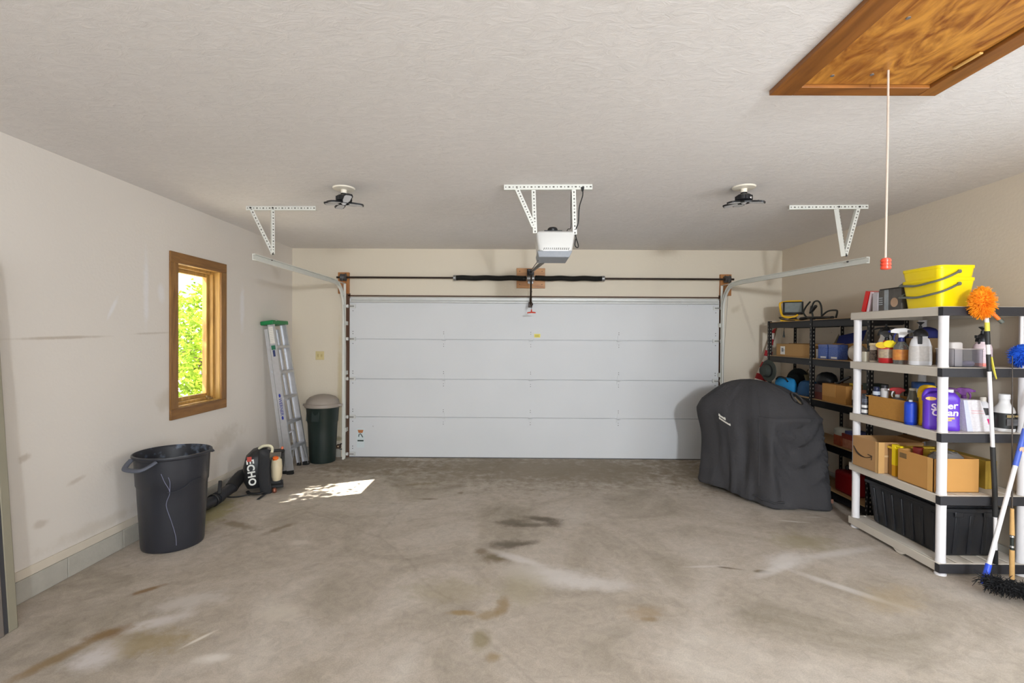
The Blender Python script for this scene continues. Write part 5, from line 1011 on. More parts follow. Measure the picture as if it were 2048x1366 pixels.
# clear bin with what it holds
t = thing('plastic_bin', 'clear plastic bin near the black end of the second shelf', 'bin', (3.14, 3.50, Z4))
CP = mat('clear_plastic', (232, 232, 238), 0.12, trans=0.93, var=0.0, ior=1.2)
k = B(); w_, d_, h_ = 0.098, 0.075, 0.126; th = 0.002
for a, b_ in (((-w_, -d_, 0), (w_, d_, th)), ((-w_, -d_, 0), (-w_ + th, d_, h_)), ((w_ - th, -d_, 0), (w_, d_, h_)), ((-w_, -d_, 0), (w_, -d_ + th, h_)), ((-w_, d_ - th, 0), (w_, d_, h_))): k.box(a, b_)
k.build('walls', CP, t)
k = B(); k.box((-w_ - 0.004, -d_ - 0.004, h_ - 0.004), (w_ + 0.004, -d_, h_ + 0.002)); k.box((-w_ - 0.004, d_, h_ - 0.004), (w_ + 0.004, d_ + 0.004, h_ + 0.002)); k.box((-w_ - 0.004, -d_, h_ - 0.004), (-w_, d_, h_ + 0.002)); k.box((w_, -d_, h_ - 0.004), (w_ + 0.004, d_, h_ + 0.002)); k.build('rim', mat('bin_rim', (168, 160, 156), 0.3), t)
bottle('bottle', 'white square bottle standing inside the clear plastic bin', (3.10, 3.50, Z4 + 0.003), [(0.038, 0), (0.04, 0.004), (0.04, 0.16), (0.034, 0.168), (0, 0.168)], mat('bottle_frost', (214, 208, 204), 0.4, var=0.04), pw=4.5)
k = B(); k.lathe([(0.02, 0), (0.032, 0.008), (0.036, 0.02), (0.03, 0.034), (0.012, 0.04), (0, 0.04)], n=12, sx=1.1); single(k, 'plastic_bag', mat('bag_lilac', (170, 160, 190), 0.4, trans=0.3), 'crumpled lilac plastic bag at the bottom of the clear bin', 'bag', loc=(3.18, 3.475, Z4 + 0.003))
t = bottle('sprayer_bottle', 'translucent sprayer with pink liquid and a black pump head, beside the clear bin', (3.295, 3.49, Z4), [(0.048, 0), (0.052, 0.006), (0.052, 0.13), (0.046, 0.155), (0.036, 0.165), (0.036, 0.178)], mat('bottle_pink_white', (228, 208, 214), 0.35, var=0.03), bands=[(0.004, 0.026, mat('liquid_pink', (238, 128, 112), 0.3)), (0.06, 0.12, lined('label_marks', (226, 208, 214), (190, 160, 172), 28))], rot=R(20))
pump_top(t, 0.175, BLACKP, 1.0, R(0), 0.038)

# -- third shelf
Z3 = 0.974 + 0.0005
bottle('bottle', 'small grey bottle with a tan round cap at the left end of the third shelf', (2.99, 4.205, Z3), [(0.02, 0), (0.022, 0.004), (0.022, 0.105), (0.012, 0.118)], mat('bottle_grey', (150, 142, 140), 0.45), cap=(0.014, 0.116, 0.142, mat('cap_tan', (170, 130, 100), 0.5)))
bottle('bottle', 'black bottle with white label bands beside the cardboard organiser box', (2.955, 4.166, Z3), [(0.026, 0), (0.027, 0.003), (0.027, 0.15), (0.02, 0.162)], mat('bottle_charcoal', (54, 56, 64), 0.4), bands=[(0.012, 0.04, WHP), (0.056, 0.078, WHP), (0.10, 0.13, lined('label_dark_print', (70, 74, 90), (150, 154, 170), 60))], cap=(0.022, 0.16, 0.172, BLACKP), sx=0.8)
t = thing('cardboard_box', 'open tan corrugated box of sprays at the front of the third pale shelf', 'box', (2.945, 3.717, Z3))
OCH = mat('cardboard_ochre', (186, 134, 62), 0.8, var=0.12, vs=30, stretch=(1, 1, 4)); L1, W1, H1 = 0.395, 0.24, 0.168; th = 0.004
k = B()
for a, b_ in (((0, 0, 0), (W1, L1, th)), ((0, 0, 0), (th, L1, H1)), ((W1 - th, 0, 0), (W1, L1, H1)), ((0, 0, 0), (W1, th, H1)), ((0, L1 - th, 0), (W1, L1, H1))): k.box(a, b_)
k.build('walls', OCH, t)
k = B(); k.box((-0.004, L1 - 0.02, H1 - 0.012), (0.03, L1 + 0.025, H1 - 0.006)); k.build('torn_flap', OCH, t)
bottle('aerosol_can', 'navy aerosol can with a white streak standing in the tan box', (2.985, 4.076, Z3 + 0.005), [(0.024, 0), (0.025, 0.003), (0.025, 0.20), (0.018, 0.212)], mat('can_navy', (34, 42, 78), 0.4), bands=[(0.17, 0.198, mat('label_ice', (196, 204, 216), 0.4, var=0.4, vs=40))], cap=(0.021, 0.21, 0.236, mat('cap_navy_plastic', (30, 36, 66), 0.4)), cat='spray can')
bottle('aerosol_can', 'white aerosol can with a dark cap standing in the tan box', (3.045, 4.068, Z3 + 0.005), [(0.026, 0), (0.027, 0.003), (0.027, 0.215), (0.02, 0.226)], mat('can_white', (220, 214, 212), 0.4), cap=(0.022, 0.224, 0.252, mat('cap_graphite', (50, 48, 54), 0.4)), cat='spray can')
t = bottle('spray_bottle', 'clear spray bottle with a red and white trigger in the tan box', (3.06, 3.95, Z3 + 0.005), [(0.042, 0), (0.044, 0.005), (0.044, 0.12), (0.03, 0.155), (0.02, 0.165)], CLR, rot=R(-41))
trigger(t, 0.163, mat('trigger_red', (176, 30, 36), 0.4), WHP, 1.0, R(0))
k = B(); k.lathe([(0.03, 0), (0.042, 0.02), (0.045, 0.07), (0.035, 0.10), (0.015, 0.112), (0, 0.113)], n=14); single(k, 'plastic_bag', mat('bag_clear_dark', (120, 116, 118), 0.2, trans=0.5), 'crumpled clear wrapper in the middle of the tan box', 'bag', loc=(3.0, 3.85, Z3 + 0.0656))
k = B(); k.lathe([(0.045, 0), (0.048, 0.005), (0.048, 0.06), (0, 0.06)], n=18); single(k, 'tin', mat('tin_dark', (58, 56, 54), 0.4, 0.4), 'dark round tin under the wrapper in the tan box', 'tin', loc=(3.0, 3.85, Z3 + 0.005))
bottle('bottle', 'clear tapered bottle with a white cap at the near end of the tan box', (3.06, 3.80, Z3 + 0.005), [(0.038, 0), (0.04, 0.004), (0.04, 0.15), (0.03, 0.19), (0.02, 0.235)], mat('bottle_smoke', (150, 150, 138), 0.2, trans=0.5), bands=[(0.13, 0.15, WHP)], cap=(0.022, 0.235, 0.252, mat('cap_offwhite', (206, 200, 186), 0.4)))
t = bottle('tub', 'white plastic tub with a blue lid behind the tan box', (3.32, 4.02, Z3), [(0.062, 0), (0.065, 0.004), (0.07, 0.235), (0.068, 0.24)], mat('tub_white', (190, 186, 180), 0.5, var=0.05), cat='tub', cap=(0.074, 0.236, 0.285, mat('lid_blue', (40, 78, 140), 0.45)))
bottle('aerosol_can', 'blue can with a silver top between the tan box and the yellow jug', (2.948, 3.677, Z3), [(0.036, 0), (0.038, 0.003), (0.038, 0.158), (0.034, 0.165), (0.03, 0.168), (0, 0.17)], mat('can_blue', (26, 62, 180), 0.35, var=0.04), bands=[(0.02, 0.15, mat('can_blue_label', (34, 72, 196), 0.35, var=0.15, vs=30))], cap=(0.012, 0.168, 0.182, WHP), cat='spray can')
k = B(); k.tube(spline([(3.23, 3.76, Z3 + 0.02), (3.23, 3.75, Z3 + 0.16), (3.23, 3.72, Z3 + 0.235), (3.22, 3.65, Z3 + 0.262)], 5), [0.018 - 0.0006 * i for i in range(16)], 8, flat=0.6); k.cbox((3.23, 3.76, Z3 + 0.01), (0.05, 0.05, 0.02)); single(k, 'caulking_gun', BLACKP, 'black tool with a bent neck standing behind the yellow jug', 'tool')
def jug(name, label, loc, w, d, h, m, capm, rot, wr=None):
    t = thing(name, label, 'jug', loc, rot)
    rings = []
    def rr(hx, hy, zz, ox=0.0, r=0.03):
        r = min(r, hx * 0.9, hy * 0.9); out = []
        for cx_, cy_, a0 in ((hx - r, hy - r, 0), (-hx + r, hy - r, 90), (-hx + r, -hy + r, 180), (hx - r, -hy + r, 270)):
            for q in range(6): a = R(a0 + 18 * q); out.append((ox + cx_ + r * math.cos(a), cy_ + r * math.sin(a), zz))
        return out
    for f, s, sd, ox in ((0, 0.94, 0.92, 0), (0.02, 1, 1, 0), (0.13, 1, 1, 0), (0.15, 0.985, 0.97, 0), (0.70, 0.985, 0.97, 0), (0.72, 1, 1, 0), (0.80, 0.99, 0.98, 0), (0.87, 0.86, 0.9, 0.0), (0.92, 0.6, 0.75, 0.012), (0.94, 0.3, 0.5, 0.02)):
        rings.append(rr(w / 2 * s, d / 2 * sd, f * h, ox))
    k = B(); k.loft(rings); k.build('body', m, t, ang=50)
    k = B(); k.tube(spline([(-w * 0.45, 0, h * 0.70), (-w * 0.44, 0, h * 0.86), (-w * 0.32, 0, h * 0.965), (0.0, 0, h * 0.97), (w * 0.12, 0, h * 0.93)], 5), 0.016, 10); k.build('handle', m, t)
    k = B(); k.lathe([(0.021, h * 0.93), (0.022, h * 0.93 + 0.004), (0.022, h * 1.0), (0, h * 1.0)], (0.045, 0, 0), n=20); k.build('cap', capm, t)
    return t
YJ = mat('jug_yellow', (236, 188, 14), 0.4, var=0.03); PJ = mat('jug_purple', (96, 52, 190), 0.4, var=0.05)
jug('fluid_jug', 'yellow plastic jug standing behind the purple jug', (3.048, 3.612, Z3), 0.15, 0.075, 0.292, YJ, BLACKP, R(-30))
t = jug('cleaner_jug', 'purple cleaner jug with white lettering behind the front post', (3.0, 3.478, Z3), 0.20, 0.085, 0.284, PJ, WHP, R(-30))
PK = mat('lettering_pink_white', (240, 226, 240), 0.5, var=0.02); AM = mat('lettering_amber', (246, 196, 96), 0.5)
fy = -0.0425
lettering(t, 'Super', 0.062, frame((0.008, fy, 0.166), (1, 0, 0.16), (0, 0, 1)), PK, 'lettering', 0.0009, 0.0016, 0.15)
lettering(t, 'Clean', 0.062, frame((0.012, fy, 0.122), (1, 0, 0.06), (0, 0, 1)), PK, 'lettering', 0.0009, 0.0016, 0.15)
k = B(); k.bar((-0.03, fy, 0.078), (0.065, fy, 0.090), 0.004, 0.012, 0, (0, 0, 1)); k.bar((-0.03, fy, 0.064), (0.05, fy, 0.074), 0.004, 0.008, 0, (0, 0, 1)); k.build('printed_bar', AM, t)
k = B(); k.lathe([(0, 0), (0.03, 0), (0.03, 0.002), (0, 0.002)], n=20, sy=0.42, M=Matrix.Translation((-0.062, -0.0425, 0.218)) @ Matrix.Rotation(R(90), 4, 'X')); k.build('printed_oval', AM, t)
# white slanted packet
t = thing('packet', 'slanted white packet with ruled print leaning right of the purple jug', 'packet', (3.20, 3.412, Z3))
WPK = lined('packet_print', (226, 224, 228), (190, 180, 190), 42, 'Z', 0.5); PSD = lined('packet_side', (200, 204, 220), (178, 182, 206), 42, 'Z', 0.4)
k = B(); pts = [(-0.082, -0.01), (0.082, -0.01), (0.082, 0.055), (-0.082, 0.055)]; top = [(-0.092, 0.012), (0.025, 0.012), (0.025, 0.062), (-0.092, 0.062)]
k.add([(x, y, 0.0) for x, y in pts] + [(x, y, 0.215) for x, y in top], [(0, 3, 2, 1), (4, 5, 6, 7), (0, 1, 5, 4), (1, 2, 6, 5), (2, 3, 7, 6), (3, 0, 4, 7)]); k.build('carton', WPK, t, bevel=0.001)
k = B(); k.add([(-0.083, -0.0115, 0.002), (-0.045, -0.0115, 0.002), (-0.066, 0.0105, 0.214), (-0.093, 0.0105, 0.214), (-0.083, -0.009, 0.002), (-0.045, -0.009, 0.002), (-0.066, 0.013, 0.214), (-0.093, 0.013, 0.214)], [(0, 1, 2, 3), (7, 6, 5, 4), (0, 4, 5, 1), (2, 6, 7, 3), (1, 5, 6, 2), (0, 3, 7, 4)]); k.build('side_panel', PSD, t)
k = B(); k.bar((-0.045, 0.0015, 0.142), (0.035, 0.0015, 0.140), 0.003, 0.003, 0, (0, 0, 1)); k.bar((-0.045, 0.0, 0.125), (0.04, 0.0, 0.123), 0.003, 0.0025, 0, (0, 0, 1)); k.build('red_rule', mat('print_rose', (226, 160, 164), 0.5), t)
PUR = mat('head_purple', (126, 62, 150), 0.4)
t = bottle('spray_bottle', 'white spray bottle with a purple trigger behind the slanted packet', (3.27, 3.60, Z3), [(0.042, 0), (0.044, 0.005), (0.044, 0.15), (0.03, 0.19), (0.02, 0.205)], WHP, rot=R(-41)); trigger(t, 0.203, PUR, PUR, 1.0, R(180))
t = bottle('spray_bottle', 'clear spray bottle with a purple trigger between the packet and the purple jug', (3.17, 3.61, Z3), [(0.042, 0), (0.044, 0.005), (0.044, 0.15), (0.03, 0.19), (0.02, 0.205)], CLR, rot=R(-41)); trigger(t, 0.203, mat('head_violet_dark', (96, 50, 110), 0.4), PUR, 1.0, R(180))
t = bottle('bottle', 'white bottle with a black band and a magenta spot behind the white pole', (3.315, 3.50, Z3), [(0.04, 0), (0.042, 0.004), (0.042, 0.155), (0.03, 0.18), (0.016, 0.20)], mat('bottle_pale', (220, 218, 222), 0.4), bands=[(0.105, 0.155, mat('band_black', (46, 42, 44), 0.5))], cap=(0.018, 0.198, 0.228, mat('cap_bone', (214, 206, 196), 0.4)))
k = B(); k.lathe([(0, 0), (0.02, 0), (0.02, 0.002), (0, 0.002)], n=16, M=Matrix.Translation((-0.004, -0.0415, 0.06)) @ Matrix.Rotation(R(90), 4, 'X')); k.build('magenta_spot', mat('print_magenta', (224, 40, 120), 0.5), t)
k = B(); k.box((-0.022, -0.03, 0), (0.022, 0.03, 0.14)); single(k, 'carton', mat('carton_black', (40, 36, 34), 0.5), 'narrow black carton between two white bottles on the third shelf', 'box', loc=(3.395, 3.56, Z3), bevel=0.002)
t = bottle('bottle', 'white round shouldered bottle with a black label at the right end of the third shelf', (3.41, 3.445, Z3), [(0.055, 0), (0.059, 0.006), (0.059, 0.135), (0.052, 0.16), (0.034, 0.185), (0.029, 0.20), (0.029, 0.222), (0.031, 0.224)], WHP, bands=[(0.022, 0.128, mat('label_black', (42, 44, 44), 0.4))], cap=(0.032, 0.222, 0.256, WHP))
k = B(); k.box((-0.04, -0.0612, 0.045), (0.04, -0.0595, 0.09)); k.build('label_panel', mat('label_grey_panel', (92, 92, 94), 0.4, var=0.3, vs=60), t)
k = B(); k.box((-0.04, -0.0612, 0.10), (0.01, -0.0595, 0.118)); k.box((0.015, -0.0612, 0.104), (0.04, -0.0595, 0.116)); k.build('label_picture', mat('label_green_tan', (130, 150, 116), 0.4, var=0.3, vs=50, c2=(180, 130, 80)), t)
# -- fourth shelf: cartons
Z2 = 0.548 + 0.0005
def open_box(name, label, loc, w, l, h, m, inner, flaps=()):
    t = thing(name, label, 'box', loc); th = 0.004; k = B()
    for a, b_ in (((0, 0, 0), (w, l, th)), ((0, 0, 0), (th, l, h)), ((w - th, 0, 0), (w, l, h)), ((0, 0, 0), (w, th, h)), ((0, l - th, 0), (w, l, h))): k.box(a, b_)
    k.build('walls', m, t, bevel=0.001)
    for f in flaps: k = B(); k.bar(*f); k.build('flap', inner, t)
    return t
t = open_box('cardboard_box', 'brown shipping box with a black curved arrow on its side, fourth pale shelf', (2.868, 3.89, Z2), 0.36, 0.29, 0.245, mat('cardboard_tan', (180, 140, 96), 0.85, var=0.06, vs=8, spec=0.2), CARDD, [((0.355, 0.145, 0.245), (0.42, 0.145, 0.26), 0.25, 0.004)])
INK = mat('ink_dark', (54, 42, 34), 0.7)
k = B(); k.tube(spline([(-0.002, 0.278, 0.160), (-0.002, 0.24, 0.118), (-0.002, 0.19, 0.096), (-0.002, 0.13, 0.094), (-0.002, 0.075, 0.112)], 6), [0.0025 + 0.0045 * math.sin(PI * min(1, i / 17)) for i in range(25)], 8); k.tube([(-0.002, 0.11, 0.124), (-0.002, 0.066, 0.120), (-0.002, 0.07, 0.088)], 0.0035, 6); k.build('printed_arrow', INK, t)
k = B(); k.box((-0.0012, -0.0012, 0), (0.05, 0.001, 0.245)); k.box((-0.0012, -0.0012, 0), (0.001, 0.03, 0.245)); k.build('packing_tape', mat('tape_tan', (206, 164, 108), 0.35, var=0.05), t)
k = B(); k.box((0.05, -0.0015, 0.128), (0.12, 0.001, 0.142)); k.build('tape_end', mat('tape_pale', (206, 176, 132), 0.4), t)
t = thing('flat_carton', 'narrow brown carton with a bright yellow edge between the two open boxes', 'box', (2.935, 3.80, Z2))
k = B(); k.box((0.006, 0.004, 0), (0.34, 0.075, 0.205)); k.build('carton', CARDD, t, bevel=0.001)
YE = mat('edge_yellow', (250, 224, 16), 0.45, var=0.03); YA = mat('edge_amber', (222, 164, 30), 0.5, var=0.04)
k = B(); k.box((-0.002, 0.0, 0.085), (0.03, 0.035, 0.245)); k.box((-0.002, -0.05, 0.2335), (0.02, 0.0, 0.245)); k.build('yellow_edge', YE, t, bevel=0.001)
k = B(); k.box((0.0, 0.0, 0), (0.03, 0.035, 0.0848)); k.build('amber_edge', YA, t)
k = B(); k.box((0.0, 0.036, 0.206), (0.33, 0.085, 0.222)); k.build('yellow_flap', mat('flap_yellow', (220, 184, 60), 0.5, var=0.05), t)
CARD2 = mat('cardboard_warm', (196, 146, 84), 0.85, var=0.05, vs=8, spec=0.2)
t = open_box('cardboard_box', 'open brown box of odds and ends at the near corner of the fourth pale shelf', (2.905, 3.42, Z2), 0.315, 0.318, 0.232, CARD2, CARDD, ())
k = B(); k.box((-0.0015, -0.0015, 0.0), (0.003, 0.05, 0.232)); k.box((-0.0015, -0.0015, 0.0), (0.02, 0.003, 0.232)); k.build('corner_tape', mat('tape_gold', (216, 166, 96), 0.35, var=0.04), t)
k = B(); k.box((-0.0015, 0.235, 0.172), (0.001, 0.30, 0.21)); k.build('printed_label', mat('label_faded', (124, 98, 62), 0.7), t)
k = B(); k.box((0.02, -0.0015, 0.165), (0.055, 0.001, 0.20)); k.build('printed_label', mat('label_umber', (120, 84, 54), 0.7), t)
k = B(); k.lathe([(0.03, 0), (0.034, 0.005), (0.034, 0.24), (0.03, 0.248), (0, 0.25)], n=16); single(k, 'canister', mat('canister_red', (150, 40, 34), 0.5), 'dark red canister standing at the back of the near open box', 'canister', loc=(3.02, 3.69, Z2 + 0.005))
k = B(); k.box((-0.09, -0.03, 0), (0.09, 0.03, 0.245)); single(k, 'carton', mat('carton_mustard', (170, 140, 40), 0.5, var=0.3, vs=18), 'mustard yellow carton standing in the near open box', 'box', loc=(3.115, 3.625, Z2 + 0.005), bevel=0.002)
k = B(); rb = random.Random(3)
k.lathe([(0.09, 0), (0.10, 0.04), (0.11, 0.19), (0.10, 0.225), (0.07, 0.25), (0.03, 0.262), (0, 0.262)], n=18, sx=1.15, sy=0.72)
k.v = [(x + rb.uniform(-.006, .006), y + rb.uniform(-.006, .006), z + (rb.uniform(-.008, .004) if z > 0.05 else 0)) for x, y, z in k.v]
single(k, 'plastic_bag', mat('bag_clear', (170, 164, 160), 0.2, trans=0.55, var=0.1), 'bulging clear plastic bag filling the near open box', 'bag', loc=(3.07, 3.515, Z2 + 0.005), ang=25)
# long yellow packet at the back of the shelf
k = B(); k.box((3.34, 3.50, Z2), (3.42, 3.98, Z2 + 0.20)); single(k, 'long_carton', mat('carton_yellow_brown', (160, 130, 46), 0.6, var=0.2, vs=12), 'long yellow brown carton at the back of the fourth pale shelf', 'box', bevel=0.002)
# -- bottom shelf: tote
Z1 = 0.086 + 0.0005
t = thing('storage_tote', 'large black lidded storage tote on the bottom of the pale shelving', 'tote', (3.19, 3.80, Z1))
TOT = mat('tote_black', (34, 35, 39), 0.4, var=0.15, vs=6)
k = B(); rings = []
for zz, hx, hy in ((0, 0.175, 0.325), (0.01, 0.185, 0.335), (0.30, 0.212, 0.365), (0.315, 0.212, 0.365)):
    out = []; r = 0.04
    for cx_, cy_, a0 in ((hx - r, hy - r, 0), (-hx + r, hy - r, 90), (-hx + r, -hy + r, 180), (hx - r, -hy + r, 270)):
        for q in range(6): a = R(a0 + 18 * q); out.append((cx_ + r * math.cos(a), cy_ + r * math.sin(a), zz))
    rings.append(out)
k.loft(rings); k.build('body', TOT, t, ang=45)
for i in range(7):
    k = B(); y = -0.27 + 0.09 * i; k.bar((-0.188, y, 0.015), (-0.212, y * 1.07, 0.295), 0.028, 0.012, 0, (1, 0, 0)); k.build('rib', TOT, t, bevel=0.004)
for x in (-0.10, 0.0, 0.10):
    k = B(); k.bar((x, -0.338, 0.015), (x, -0.364, 0.295), 0.03, 0.010, 0, (0, 1, 0)); k.build('rib', TOT, t, bevel=0.004)
k = B(); k.cbox((0, 0, 0.33), (0.45, 0.755, 0.03)); k.cbox((0, 0, 0.35), (0.40, 0.70, 0.014)); k.cbox((-0.1, -0.375, 0.305), (0.06, 0.012, 0.04)); k.cbox((0.1, -0.375, 0.305), (0.06, 0.012, 0.04)); k.build('lid', TOT, t, bevel=0.008)

# ================================================================== POLES AND BROOM AT THE RIGHT EDGE
WPOL = mat('pole_white', (232, 230, 230), 0.35, var=0.02); DPOL = mat('pole_black', (44, 44, 44), 0.5); YPOL = mat('pole_yellow', (226, 214, 80), 0.45)
def fluff(k, c, r, n, ln, seed, sq=(1, 1, 1), axis=None, w=0.0032):
    rnd = random.Random(seed); c = Vector(c)
    for _ in range(n):
        d = Vector((rnd.gauss(0, 1), rnd.gauss(0, 1), rnd.gauss(0, 1))).normalized()
        b0 = c + Vector((d.x * sq[0], d.y * sq[1], d.z * sq[2])) * r * 0.75
        e = b0 + (d + Vector((rnd.uniform(-.5, .5), rnd.uniform(-.5, .5), rnd.uniform(-.7, .2)))) * ln
        x = d.orthogonal().normalized() * w; y = d.cross(x).normalized() * w
        k.add([b0 + x, b0 - x * .5 + y * .87, b0 - x * .5 - y * .87, e + x * .4, e - x * .2 + y * .35, e - x * .2 - y * .35], [(0, 1, 4, 3), (1, 2, 5, 4), (2, 0, 3, 5), (3, 4, 5)])
t = thing('pole_duster', 'fluffy orange duster on a long white and black extension pole leaning on the pale shelving', 'duster', (3.262, 3.338, 0.0925))
P0, P1 = Vector((0, 0, 0.0)), Vector((-0.128, -0.050, 1.63))
def pp_(f): return P0.lerp(Vector((P0.x + (P1.x - P0.x) * 1, -0.030, P1.z)), f) + Vector((0, -0.018 * min(1, f / 0.28), 0))
def seg(nm, f0, f1, r, m):
    k = B(); n = 6; k.tube([pp_(f0 + (f1 - f0) * i / n) for i in range(n + 1)], r, 14); return k.build(nm, m, t)
seg('pole_tip', 0.0, 0.06, 0.0135, RUBBER); seg('pole_section', 0.06, 0.20, 0.0105, WPOL); seg('foam_sleeve', 0.20, 0.49, 0.0145, DPOL); seg('pole_section', 0.49, 0.80, 0.0115, WPOL); seg('foam_sleeve', 0.80, 0.87, 0.013, DPOL); seg('pole_section', 0.87, 0.91, 0.011, WPOL); seg('foam_sleeve', 0.91, 0.965, 0.0135, DPOL); seg('yellow_sleeve', 0.965, 1.0, 0.0135, YPOL)
k = B(); k.tube([pp_(0.86) + Vector((0.006, -0.014, 0)), pp_(0.81) + Vector((0.012, -0.018, 0)), pp_(0.77) + Vector((0.03, -0.016, 0))], [0.007, 0.009, 0.005], 8, flat=0.5); k.build('yellow_tie', YPOL, t)
top_ = pp_(1.0)
k = B(); k.tube([top_, top_ + Vector((-0.004, 0, 0.03))], 0.012, 12); k.build('joint', WPOL, t)
k = B(); k.tube([top_ + Vector((0.06, -0.02, 0.02)), top_ + Vector((0.03, -0.012, 0.055)), top_ + Vector((-0.005, -0.005, 0.09)), top_ + Vector((-0.03, 0.0, 0.12))], [0.012, 0.012, 0.010, 0.008], 10); k.build('duster_grip', mat('grip_orange', (220, 116, 40), 0.45), t)
k = B(); k.tube([top_ + Vector((0.078, -0.026, -0.002)), top_ + Vector((0.06, -0.02, 0.02))], [0.013, 0.0125], 10); k.build('grip_end', mat('grip_grey', (90, 96, 90), 0.5), t)
k = B(); ORA = mat('duster_orange', (255, 156, 24), 0.9, var=0.12, vs=40)
fc = top_ + Vector((-0.04, -0.005, 0.135))
k.lathe([(0.0, -0.11), (0.042, -0.075), (0.058, 0), (0.052, 0.07), (0.0, 0.11)], n=16, c=tuple(fc), sy=0.75); fluff(k, fc, 0.066, 1700, 0.028, 5, (0.9, 0.75, 1.55)); k.build('duster_head', ORA, t)
# blue fluffy duster
t = thing('blue_duster', 'fluffy bright blue duster on a stick at the right picture edge', 'duster', (3.445, 3.375, 1.4175))
k = B(); c = (0.0, -0.01, 0.085); k.lathe([(0.0, -0.06), (0.045, -0.04), (0.055, 0.01), (0.035, 0.06), (0.0, 0.08)], n=14, c=c); fluff(k, c, 0.062, 1100, 0.024, 8, (1, 0.8, 1.1)); k.build('duster_head', mat('duster_blue', (24, 88, 204), 0.9, var=0.15, vs=40), t)
k = B(); k.tube([(0.0, -0.005, 0.0), (0.0, -0.005, 0.40)], 0.009, 10); k.build('handle', WPOL, t)
# soft black brush on a white and blue pole
t = thing('wash_brush', 'black bristle brush on a white and blue pole standing on the floor', 'brush', (3.20, 3.06, 0))
k = B(); q0 = Vector((-0.226, 0.06, 0.06)); q1 = Vector((0.188, 0.185, 1.17)); dq = (q1 - q0)
def bq(f): return q0 + dq * f
def sg(nm, f0, f1, r, m): kk = B(); kk.tube([bq(f0), bq((f0 + f1) / 2), bq(f1)], r, 14); kk.build(nm, m, t)
PBL = mat('pole_blue', (48, 84, 214), 0.4, var=0.05)
sg('blue_socket', 0.0, 0.11, 0.0165, PBL); sg('pole', 0.11, 0.66, 0.0125, WPOL); sg('blue_sleeve', 0.66, 0.87, 0.0150, mat('sleeve_blue', (78, 104, 200), 0.4, var=0.15, vs=30)); sg('pole', 0.87, 0.985, 0.0135, WPOL); sg('blue_sleeve', 0.985, 1.16, 0.0150, PBL)
k = B(); k.lathe([(0, 0), (0.017, 0), (0.017, 0.002), (0, 0.002)], n=16, M=frame(bq(0.755) + Vector((0.0, -0.0155, 0)), (0.3, 0, 1), (1, 0, -0.3))); k.build('sleeve_badge', mat('badge_peach', (226, 186, 160), 0.5), t)
k = B(); 
HP = [Vector((-0.225, 0.02, 0.10)), Vector((-0.08, -0.05, 0.085)), Vector((0.16, -0.13, 0.07))]
k.tube(spline(HP, 5), 0.028, 10, flat=0.7); k.build('brush_block', BLACKP, t)
k = B(); rnd = random.Random(2); BRI = mat('bristle_black', (24, 24, 26), 0.85, var=0.2)
sp_ = spline(HP, 40)
for i in range(2600):
    b0 = sp_[rnd.randrange(len(sp_))] + Vector((rnd.gauss(0, .02), rnd.gauss(0, .02), rnd.uniform(-.02, .02)))
    d = Vector((rnd.gauss(-0.1, .55), rnd.gauss(-0.25, .55), rnd.uniform(-1.1, 0.45))).normalized(); e = b0 + d * rnd.uniform(.03, .065); e.z = max(e.z, 0.004)
    x = d.orthogonal().normalized() * 0.003; y = d.cross(x).normalized() * 0.003
    k.add([b0 + x, b0 - x * .5 + y * .87, b0 - x * .5 - y * .87, e + x * .5, e - x * .25 + y * .43, e - x * .25 - y * .43], [(0, 1, 4, 3), (1, 2, 5, 4), (2, 0, 3, 5), (3, 4, 5)])
k.build('bristles', BRI, t)
# fishing rod with cork grips
t = thing('fishing_rod', 'fishing rod with two cork grips standing upright behind the black brush', 'fishing rod', (3.235, 3.20, 0))
CORK = mat('cork', (206, 164, 104), 0.75, var=0.15, vs=60)
r0, r1 = Vector((0, 0, 0.004)), Vector((0.095, 0.115, 1.55)); rq = lambda f: r0.lerp(r1, f)
def rs(nm, z0, z1, ra, rb2, m): kk = B(); kk.tube([rq(z0 / 1.55), rq((z0 + z1) / 3.1), rq(z1 / 1.55)], [ra, (ra + rb2) / 2, rb2], 12); kk.build(nm, m, t)
rs('butt_cap', 0.0, 0.05, 0.0125, 0.0125, RUBBER); rs('cork_grip', 0.05, 0.235, 0.0135, 0.0135, CORK); rs('reel_seat', 0.235, 0.33, 0.0105, 0.010, mat('seat_black', (48, 54, 50), 0.35, 0.3)); rs('cork_grip', 0.33, 0.50, 0.0135, 0.010, CORK); rs('blank', 0.50, 1.5, 0.0048, 0.003, mat('rod_brown', (72, 62, 54), 0.35))
for z in (0.25, 0.315): rs('ring', z, z + 0.012, 0.0125, 0.0125, CHROME)

# ================================================================== THINGS ON THE BLACK RACK
def rk(z): return z + 0.0008
